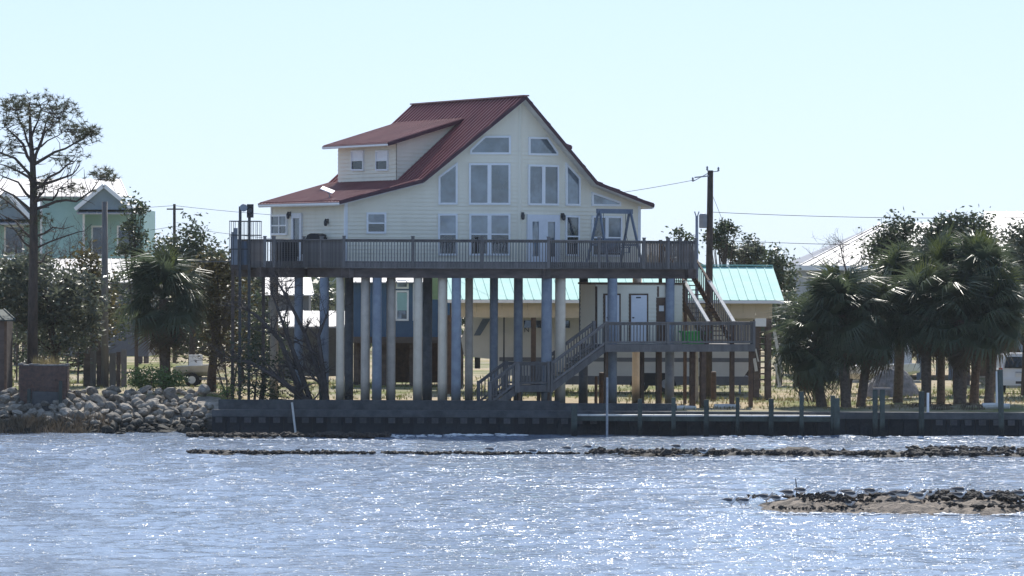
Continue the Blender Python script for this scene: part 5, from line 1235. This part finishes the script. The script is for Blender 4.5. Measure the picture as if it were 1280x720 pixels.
def turquoise():
    Y = 285; z0 = G; r = thing('turquoise_house', (PX(80, Y), Y, z0), 'turquoise stilt house with slate gables and grey metal roof behind the pine', 'house')
    building_box(r, 50, 104, 245, 322, Y - 1.5, 6, M['turq']); building_box(r, -60, 180, 262, 322, Y, 9, M['turq'])
    for px in (50, 103): building_box(r, px, px + 3, 245, 322, Y - 1.55, .1, M['trim'], 'corner_board')
    e0, e1, d1, d0 = rel(-60, 252, Y - 2.2, r), rel(160, 245, Y - 2.2, r), rel(150, 223, Y + 5, r), rel(-60, 223, Y + 5, r); e0.z = e1.z
    seam_roof('roof', (e0, e1, d1, d0), M['whiteroof'], r, .6, panel=False)
    for c, hw, top, bot in ((130, 36, 233, 262), (8, 32, 242, 274)):
        a, b2, t = rel(c - hw, bot, Y - 2.6, r), rel(c + hw, bot, Y - 2.6, r), rel(c, top, Y - 2.6, r); m = MB(); m.poly([a, b2, t], (0, 4, 0)); g = m.build('gable', M['slate'], r)
        for p, q in ((a, t), (b2, t)): m = MB(); m.beam(p + Vector((0, -.1, .02)), q + Vector((0, -.1, .06)), .3, .22); m.build('rake_board', M['trim'], g)
    e0, e1, d1, d0 = rel(96, 266, Y - 3, r), rel(183, 266, Y - 3, r), rel(178, 258, Y - .2, r), rel(104, 258, Y - .2, r); seam_roof('porch_roof', (e0, e1, d1, d0), M['whiteroof'], r, .6, panel=False)
    e0, e1, d1, d0 = rel(-60, 279, Y - 3, r), rel(46, 279, Y - 3, r), rel(46, 271, Y - .2, r), rel(-60, 271, Y - .2, r); seam_roof('porch_roof', (e0, e1, d1, d0), M['whiteroof'], r, .6, panel=False)
    for a, c in ((114, 134), (146, 168), (5, 30)): simple_window(r, a, c, 282, 320, Y, gl='darkglass', off=.0, name='window')
    stilts(r, (-20, 20, 55, 100, 140, 175), 321, Y)
turquoise()
def whitehouse():
    Y = 258; r = thing('white_roof_shed', (PX(120, Y), Y, G), 'low shed with bright white metal roof behind the grey pole', 'shed')
    seam_roof('roof', (rel(60, 352, Y, r), rel(192, 352, Y, r), rel(184, 323, Y + 4.5, r), rel(60, 323, Y + 4.5, r)), M['whiteroof'], r, .5, panel=False)
    building_box(r, 70, 186, 353, 445, Y + .6, 5, M['camgrey'])
    Y = 246; r = thing('white_carport', (PX(420, Y), Y, G), 'small shelter with white ribbed metal roof seen between the left piles', 'carport')
    seam_roof('roof', (rel(345, 408, Y, r), rel(456, 408, Y, r), rel(448, 388.5, Y + 3.4, r), rel(345, 388.5, Y + 3.4, r)), M['whiteroof'], r, .5)
    stilts(r, (350, 400, 446), 408, Y, .2, deps=(.1, 3)); building_box(r, 350, 440, 410, 470, Y + 4, .2, M['camgrey'], 'rear_wall')
    Y = 256; r = thing('white_shed', (PX(375, Y), Y, G), 'pale roofed building glimpsed under the deck behind the bare tree', 'shed')
    seam_roof('roof', (rel(330, 368, Y, r), rel(392, 368, Y, r), rel(388, 346, Y + 4, r), rel(330, 346, Y + 4, r)), M['whiteroof'], r, .5, panel=False); building_box(r, 335, 386, 369, 470, Y + .5, 3, M['camgrey'])
whitehouse()
def bluehouse():
    Y = 240; r = thing('blue_house', (PX(510, Y), Y, G), 'dark blue stilt house with pale teal window seen between the piles', 'house')
    building_box(r, 438, 575, 352, 421, Y, 8, M['bluewall'])
    simple_window(r, 494, 511, 363, 401, Y, gl='glass'); simple_window(r, 494, 511, 350, 361, Y, gl='glass'); simple_window(r, 516, 519.5, 355, 401, Y, gl='glass')
    w_ = tag(building_box(r, 496, 509, 366, 388, Y - .05, .01, M['turq'], 'window_shade'))
    b = MB(); a, c = rel(432, 421, Y - .4, r), rel(585, 421, Y - .4, r); b.bb((a.x, a.y, a.z - .3), (c.x, a.y + 8, a.z)); b.build('floor_beam', M['beamwood'], r)
    seam_roof('roof', (rel(432, 352, Y - .6, r), rel(585, 352, Y - .6, r), rel(580, 337, Y + 4, r), rel(436, 337, Y + 4, r)), M['greyroof'], r, .5, panel=False)
    stilts(r, (445, 480, 515, 550, 575), 424, Y, .25); building_box(r, 470, 560, 425, 478, Y + 6, .2, M['brownwood'], 'rear_wall')
bluehouse()
def hiphouse():
    Y = 262; r = thing('hip_roof_house', (PX(1080, Y), Y, G), 'large house with white metal hip roof and grey shaded side behind the palms', 'house')
    apex = rel(1100, 280, Y + 9, r); apex2 = rel(1190, 277, Y + 9, r); e0 = rel(1000, 331, Y, r); e1 = rel(1275, 331, Y, r); eb = rel(978, 331, Y + 19, r)
    e1.z = e0.z = eb.z = rel(1000, 331, Y, r).z; 
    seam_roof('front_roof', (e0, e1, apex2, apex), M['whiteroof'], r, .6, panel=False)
    b = MB(); b.poly([eb, e0, apex], (0, 0, -.08)); b.build('side_roof', M['greyroof'], r)  # same white roof, its shaded side put into a grey colour
    b = MB(); b.bb((e0.x, e0.y + .0, e0.z - .3), (e1.x, e0.y + .1, e0.z - .04)); b.build('fascia', M['trim'], r); b = MB(); b.beam((eb.x, eb.y, eb.z - .17), (e0.x, e0.y, e0.z - .17), .1, .26); b.build('fascia', M['trim'], r)
    building_box(r, 1008, 1260, 334, 420, Y + 1, 12, M['greypaint'])
    for px in (1030, 1075, 1110): simple_window(r, px, px + 16, 350, 385, Y + 1, gl='darkglass')
    stilts(r, (1010, 1045, 1080, 1115, 1150, 1190), 420, Y + 1, .3, 'greypaint', (0.1, 8)); building_box(r, 1020, 1140, 422, 470, Y + 9, .2, M['bluegrey'], 'rear_wall')
    building_box(r, 1131, 1140, 392, 462, Y - 3, .5, M['trim'], 'white_column')
    Y = 252; r = thing('white_roof_house', (PX(1270, Y), Y, G), 'house with broad bright white metal roof at the right, open timber-braced carport below', 'house')
    seam_roof('roof', (rel(1215, 330, Y, r), rel(1420, 330, Y, r), rel(1420, 264, Y + 9, r), rel(1231, 264, Y + 9, r)), M['whiteroof'], r, .6, panel=False)
    building_box(r, 1236, 1400, 331, 392, Y + .5, 9, M['greypaint'])
    seam_roof('carport_roof', (rel(1205, 396, Y - 5, r), rel(1420, 396, Y - 5, r), rel(1420, 383, Y, r), rel(1205, 383, Y, r)), M['whiteroof'], r, .6, panel=False)
    b = MB(); a = rel(1205, 398, Y - 4.9, r); c = rel(1420, 398, Y - 4.9, r); b.bb((a.x, a.y, a.z - .35), (c.x, a.y + .2, a.z)); b.build('beam', M['beamwood'], r)
    for x0, x1 in ((1262, 1240), (1262, 1284)):
        b = MB(); b.beam(rel(x0, 404, Y - 4.8, r), rel(x1, 450, Y - 4.8, r), .22, .22); b.build('brace', M['greypaint'], r)
    stilts(r, (1210, 1240, 1286, 1330), 400, Y - 4.8, .25, deps=(.1,)); building_box(r, 1225, 1400, 398, 470, Y + 5, .2, M['brownwood'], 'rear_wall')
hiphouse()
def leftshed():
    Y = 209; r = thing('corner_shed', (PX(-10, Y), Y, gz(PX(-10, Y), Y)), 'corner of a dark wooden shed with green metal eave behind the boulder bank', 'shed')
    building_box(r, -70, 7, 400, 490, Y, 3, M['beamwood']); seam_roof('roof', (rel(-80, 399, Y - .5, r), rel(19, 399, Y - .5, r), rel(5, 386, Y + 1.6, r), rel(-80, 386, Y + 1.6, r)), M['greenpost'], r, .5, panel=False)
    for px in (5,): building_box(r, px, px + 3.5, 400, 490, Y - .06, .1, M['brownwood'], 'corner_board')
leftshed()
def fence():
    Y = 219; r = thing('board_fence', (PX(140, Y), Y, gz(PX(140, Y), Y)), 'weathered board fence and gate posts in the shade behind the grey pole', 'fence')
    x = PX(104, Y)
    while x < PX(156, Y):
        w2 = rnd.uniform(.2, .34); b = MB(); b.bb((x - r.location.x, rnd.uniform(0, .03), -.1), (x + w2 - .02 - r.location.x, .06, rnd.uniform(1.5, 1.9))); b.build('board', rnd.choice([M['deckwood'], M['poleg'], M['beamwood']]), r); x += w2
fence()

# ------------------------------------------------------------------ poles and wires
def upole(label, px, Y, top, wd, mt, name='utility_pole', tpx=None):
    x0 = PX(px, Y); zb = gz(x0, Y) if Y < 285 and abs(x0) < 60 else G; r = thing(name, (x0, Y, zb), label, 'utility pole'); t = P(tpx or px, top, Y) - r.location; rr_ = wd / 2 * Y / F
    b = MB(); b.tube([(0, 0, -.3), t * .5, t], [rr_ * 1.2, rr_ * 1.05, rr_ * .85], 12); b.build('shaft', mt, r, smooth=True); return r, t
r, t = upole('tall brown utility pole with transformer can beside the deck stairs', 885, 222, 213, 8.5, M['bark'], tpx=888)
s_ = 222 / F
b = MB(); b.lathe([(.16, -.3), (.19, -.27), (.19, .3), (.14, .36), (.03, .38)], (t.x - 9 * s_, -.12, t.z - 64 * s_), 12); b.build('transformer', M['greypaint'], r)
b = MB(); b.beam((t.x - 2 * s_, -.1, t.z - 7 * s_), (t.x - 20 * s_, -.2, t.z - 9 * s_), .05, .06); b.build('arm', M['galv'], r)
for dx, dz in ((-4, 5), (10, 4), (-22, -9)):
    b = MB(); b.beam((t.x, 0, t.z - 2 * s_), (t.x + dx * s_, 0, t.z + (dz - 5) * s_), .035, .035); b.lathe([(.03, 0), (.06, .04), (.035, .09), (.055, .13), (.02, .2)], (t.x + dx * s_, 0, t.z + (dz - 5) * s_), 8); b.build('insulator', M['greypaint'], r)
MP = (Vector(r.location) + t, t)
r2, t2 = upole('slim grey metal pole with forked top behind the deck corner post', 871, 213, 270, 4.2, M['galv'], 'metal_pole')
b = MB()
for sx in (-1, 1): b.beam(t2 - Vector((0, 0, .1)), t2 + Vector((sx * .1, 0, .2)), .05, .05)
b.build('fork', M['galv'], r2)
r3, t3 = upole('pale grey utility pole beside the pine at the left shore', 131, 219, 252, 8, M['poleg'])
r4, t4 = upole('far utility pole with crossarm above the dark evergreen tree', 218, 290, 255, 4, M['bark'])
b = MB(); b.bb((-.5, -.05, t4.z - .35), (.5, .05, t4.z - .27)); b.build('crossarm', M['bark'], r4)
def wire(label, a, c, sag=.4, rad=.012):
    a, c = Vector(a), Vector(c); m = (a + c) / 2; pts = []
    for i in range(21):
        tt = i / 20; p = a.lerp(c, tt); p.z -= sag * 4 * tt * (1 - tt); pts.append(tuple(p - a))
    b = MB(); b.tube(pts, rad, 4); o = b.build('power_line', M['black']); o.location = a; tag(o, label, 'power line')
wire('power line running from the brown pole to the right, upper wire', P(888, 265, 222), P(1500, 264, 222), .3)
wire('power line from the brown pole to the right, lower wire', P(888, 300, 222), P(1500, 306, 222), .2)
wire('wire from the top arm of the brown pole toward the house roof', P(868, 225, 222), P(420, 262, 240), .5)
wire('upper wire between the far pole and the left edge behind the turquoise house', P(218, 257, 290), P(-200, 262, 290), .3)
wire('wire from the far pole passing behind the cargo lift', P(218, 257, 290), P(760, 270, 290), .6)
wire('lower cable from the far pole behind the cargo lift', P(218, 283, 290), P(760, 300, 290), .8)
wire('lower cable left of the far pole across the turquoise house', P(218, 283, 290), P(-200, 310, 290), .5)
wire('guy wire slanting down to the right from the brown pole', P(889, 240, 221.8), P(925, 330, 226), .0, .01)

# ------------------------------------------------------------------ vehicles and yard things
def suv():
    Y = 229; x0 = PX(1277, Y); r = thing('parked_suv', (x0, Y, gz(x0, Y)), 'white SUV seen from behind, parked under the braced carport at the right', 'car')
    w2 = 1.02; pr = [(-.98, .45), (-1.0, .8), (-1.0, 1.12), (-.94, 1.2), (-.8, 1.8), (-.66, 1.93), (.66, 1.93), (.8, 1.8), (.94, 1.2), (1.0, 1.12), (1.0, .8), (.98, .45)]
    b = MB(); n = len(pr); st = [(0, .97), (.12, 1.0), (3.6, 1.0), (3.75, .98)]
    rows = []
    for y, k in st: rows.append([(x * k, y + (.22 * max(0, z - 1.15) if y < .2 else 0), z) for x, z in pr])
    vs = [q for rw in rows for q in rw]; fs = [tuple(range(n)), tuple(reversed(range(3 * n, 4 * n)))]
    for i in range(3):
        for j in range(n): fs.append((i * n + (j + 1) % n, i * n + j, (i + 1) * n + j, (i + 1) * n + (j + 1) % n))
    b.add(vs, fs); b.bb((-.97, 3.7, .45), (.97, 5.2, 1.12)); b.build('body', M['carwhite'], r)
    b = MB(); b.poly([(-.82, .0, 1.24), (.82, .0, 1.24), (.7, .115, 1.78), (-.7, .115, 1.78)], (0, -.012, 0)); b.build('rear_window', M['darkglass'], r)
    b = MB(); b.bb((-1.0, -.14, .42), (1.0, .06, .68)); b.build('bumper', M['carwhite'], r)
    b = MB(); b.bb((-.3, -.155, .5), (.3, -.142, .62)); b.build('bumper_recess', M['bronze'], r)
    b = MB(); b.bb((-.28, -.035, .82), (.28, .0, .98)); b.build('plate', M['paper'], r)
    b = MB(); b.bb((-.3, -.03, 1.02), (.3, .0, 1.07)); b.build('garnish', M['galv'], r)
    for s in (-1, 1):
        b = MB(); b.bb((s * .99 - .1, -.03, .8), (s * .99 + .02 * s + .08 * (s < 0), .12, 1.25)); b.build('tail_light', M['redlens'], r)
        for yy in (.75, 3.9):
            w_ = MB(); w_.tube([(s * .72, yy, .38), (s * .99, yy, .38)], .38, 18); tt = w_.build('wheel', M['rubber'], r); w_ = MB(); w_.tube([(s * .985, yy, .38), (s * 1.005, yy, .38)], .22, 12); w_.build('rim', M['galv'], tt)
        b = MB(); b.bb((s * .62 - .03, .5, 1.94), (s * .62 + .03, 2.9, 1.99)); b.build('roof_rail', M['bronze'], r)
        b = MB(); b.bb((s * 1.0, 3.3, 1.15), (s * 1.18, 3.42, 1.35)); b.build('mirror', M['carwhite'], r)
suv()
def mound():
    Y = 223; x0 = PX(1115, Y); b = MB(); rr = random.Random(3); n, m = 40, 12
    z0 = gz(x0, Y); b.v.append((0, 0, PZ(1112, 458, Y) - z0))
    H = b.v[0][2]
    for i in range(1, m + 1):
        t = i / m
        for j in range(n):
            a = 2 * math.pi * j / n; R_ = 1.25 * t * (1 + .12 * math.sin(2 * a + 1) + rr.uniform(-.04, .04)); b.v.append((R_ * math.cos(a), R_ * math.sin(a), H * (1 - t ** 2.3) + rr.uniform(-.03, .03) - .05 * (i == m)))
    for j in range(n): b.f.append((0, 1 + j, 1 + (j + 1) % n)); b.m.append(0)
    for i in range(m - 1):
        for j in range(n): a = 1 + i * n + j; c = 1 + i * n + (j + 1) % n; b.f.append((a, c + 0, c + n, a + n)); b.m.append(0)
    o = b.build('gravel_mound', M['gravel']); o.location = (x0, Y, z0); tag(o, 'rounded pile of grey gravel on the grass behind the palms', 'gravel pile')
mound()
def hull(name, label, px0, px1, y0, y1, Y, mt, trailer=True, flip=1):
    x0 = PX((px0 + px1) / 2, Y); zb = gz(x0, Y); r = thing(name, (x0, Y, zb), label, 'boat'); L = (px1 - px0) * Y / F; zt = PZ(px0, y0, Y) - zb; zl = PZ(px0, y1, Y) - zb
    b = MB(); n = 12; rows = []
    for i in range(n + 1):
        t = i / n; x = (-L / 2 + L * t) * flip; bw = .95 * (1 - max(0, t - .55) ** 2 * 4.6) ; bw = max(.03, bw); k = zl + (zt - zl) * .55 * max(0, t - .7) / .3
        rows.append([(x, -bw, zt + .12 * t), (x, -bw * .8, zl + (zt - zl) * .45 + .5 * (k - zl)), (x, 0, k), (x, bw * .8, zl + (zt - zl) * .45 + .5 * (k - zl)), (x, bw, zt + .12 * t), (x, bw * .85, zt + .1 * t - .08), (x, -bw * .85, zt + .1 * t - .08)])
    m = 7; vs = [q for rw in rows for q in rw]; fs = [tuple(range(m)), tuple(n * m + j for j in reversed(range(m)))]
    for i in range(n):
        for j in range(m): fs.append((i * m + j, i * m + (j + 1) % m, (i + 1) * m + (j + 1) % m, (i + 1) * m + j))
    b.add(vs, fs); b.build('hull', mt, r)
    b = MB(); b.bb((-.5, -.3, zt - .1), (.1, .3, zt + .55)); b.build('console', M['white'], r)
    if trailer:
        b = MB(); b.bb((-L * .45, -.6, zl - .16), (L * .5, -.5, zl - .06)); b.bb((-L * .45, .5, zl - .16), (L * .5, .6, zl - .06)); b.bb((-L * .3, -.6, zl - .17), (-L * .26, .6, zl - .05)); b.bb((L * .2, -.6, zl - .17), (L * .24, .6, zl - .05)); b.build('trailer_frame', M['galv'], r)
        for s in (-1, 1):
            w_ = MB(); w_.tube([(-.3, s * .95, .32), (-.3, s * 1.15, .32)], .33, 16); tt = w_.build('wheel', M['rubber'], r); w_ = MB(); w_.tube([(-.3, s * 1.14, .32), (-.3, s * 1.17, .32)], .18, 10); w_.build('rim', M['white'], tt)
    return r
hull('boat', 'pale open boat on a trailer behind the gravel pile', 1060, 1150, 457, 474, 232, M['white'])
hull('boat', 'white skiff on a trailer in the shade behind the left palm', 218, 282, 458, 470, 222, M['paleplank'])
def shutterstair():
    Y = 221; r = thing('wooden_stair_tower', (PX(960, Y), Y, gz(12, Y)), 'dark wooden stair tower with pale slanted stringer boards at the carport end', 'stair')
    Q = lambda px, py, d=0: rel(px, py, Y + d, r)
    for px in (946.5, 961):
        a = Q(px, 400); b = MB(); b.bb((a.x - .11, 0, -.2), (a.x + .11, .2, a.z)); b.bb((a.x - .1, 1.6, -.2), (a.x + .1, 1.8, a.z)); b.build('post', M['beamwood'], r)
    for k in range(10):
        z = Q(955, 475 - k * 7.4).z; b = MB(); b.box((Q(955, 400).x + .03 * k - .1, .8, z), (.6, 1.1, .05)); b.build('tread', M['beamwood'], r)
    for a, c, d in (((967.5, 412), (977.5, 466), -.05), ((944.5, 436), (948, 452), -.1), ((969.5, 455), (975, 484), -.1), ((943, 448), (945.5, 464), -.1)):
        b = MB(); b.beam(Q(*a, d), Q(*c, d), .14, .06); b.build('stringer_board', M['paleplank'], r)
    a, c = Q(943.5, 408), Q(957.5, 398); b = MB(); b.bb((a.x, -.15, a.z), (c.x, -.08, c.z)); b.build('white_panel', M['trim'], r)
shutterstair()
# short mooring bollards and wood on the shore under the landing
for px, Y, top, wd, lab in ((752, 212, 466, 7, 'short rope-tied piling under the staircase landing'), (745, 210.5, 471, 4, 'thin leaning stake beside the rope-tied piling'), (892, 216, 465, 7, 'short piling with pale top right of the landing posts'), (1018, 214, 470, 5, 'low weathered post in the grass before the dense palm clump')):
    x0 = PX(px, Y); zb = gz(x0, Y); b = MB(); rr_ = wd / 2 * Y / F; b.lathe([(rr_, -.2), (rr_, .4), (rr_ * .95, PZ(px, top, Y) - zb), (rr_ * .5, PZ(px, top, Y) - zb + .03)], (0, 0, 0), 10)
    o = b.build('short_piling', M['brownwood']); o.location = (x0, Y, zb); tag(o, lab, 'piling')
def log(px0, px1, Y, rad, lab):
    x0 = PX(px0, Y); zb = gz(x0, Y); ln = PX(px1, Y) - x0; b = MB(); b.tube([(0, 0, rad * .8), (ln * .5, .1, rad * .9), (ln, -.05, rad * .8)], [rad, rad * .95, rad * .85], 9); o = b.build('driftwood_log', M['paleplank']); o.location = (x0, Y, zb); tag(o, lab, 'log')
log(845, 870, 204.2, .09, 'pale driftwood log lying on the sand at the foot of the landing posts'); log(893, 925, 206, .1, 'weathered log lying on the grass right of the landing posts'); log(1228, 1262, 203.5, .14, 'pale log lying by the tall mooring post')
# fallen fronds under the palms
for k, (px, Y) in enumerate(((1165, 205), (1185, 204.6), (1205, 205), (1222, 204.4), (1178, 206))):
    x0 = PX(px, Y); o = link('fallen_frond', FR_D[k % 2], None, (x0, Y, gz(x0, Y) + .1), (rnd.uniform(-.2, .2), rnd.uniform(-.1, .15), rnd.uniform(0, 6))); tag(o, 'dead palm frond lying in the shade under the palm row', 'palm frond', 'fallen palm fronds')

# ------------------------------------------------------------------ thin haze volume, added to lift the darkest tones
b = MB(); b.bb((-7000, -7000, -1.95), (7000, 7000, 18.5))
hz, t = newmat('added_haze'); o_ = t.nodes.new('ShaderNodeOutputMaterial'); pv = t.nodes.new('ShaderNodeVolumePrincipled')
pv.inputs['Color'].default_value = (0.85, 0.93, 1, 1); pv.inputs['Density'].default_value = 0.00007; pv.inputs['Anisotropy'].default_value = 0.2
t.links.new(pv.outputs[0], o_.inputs['Volume'])
tag(b.build('added_haze', hz), 'thin pale haze added over the whole bay to lift the dark tones', 'added_haze', kind='stuff')
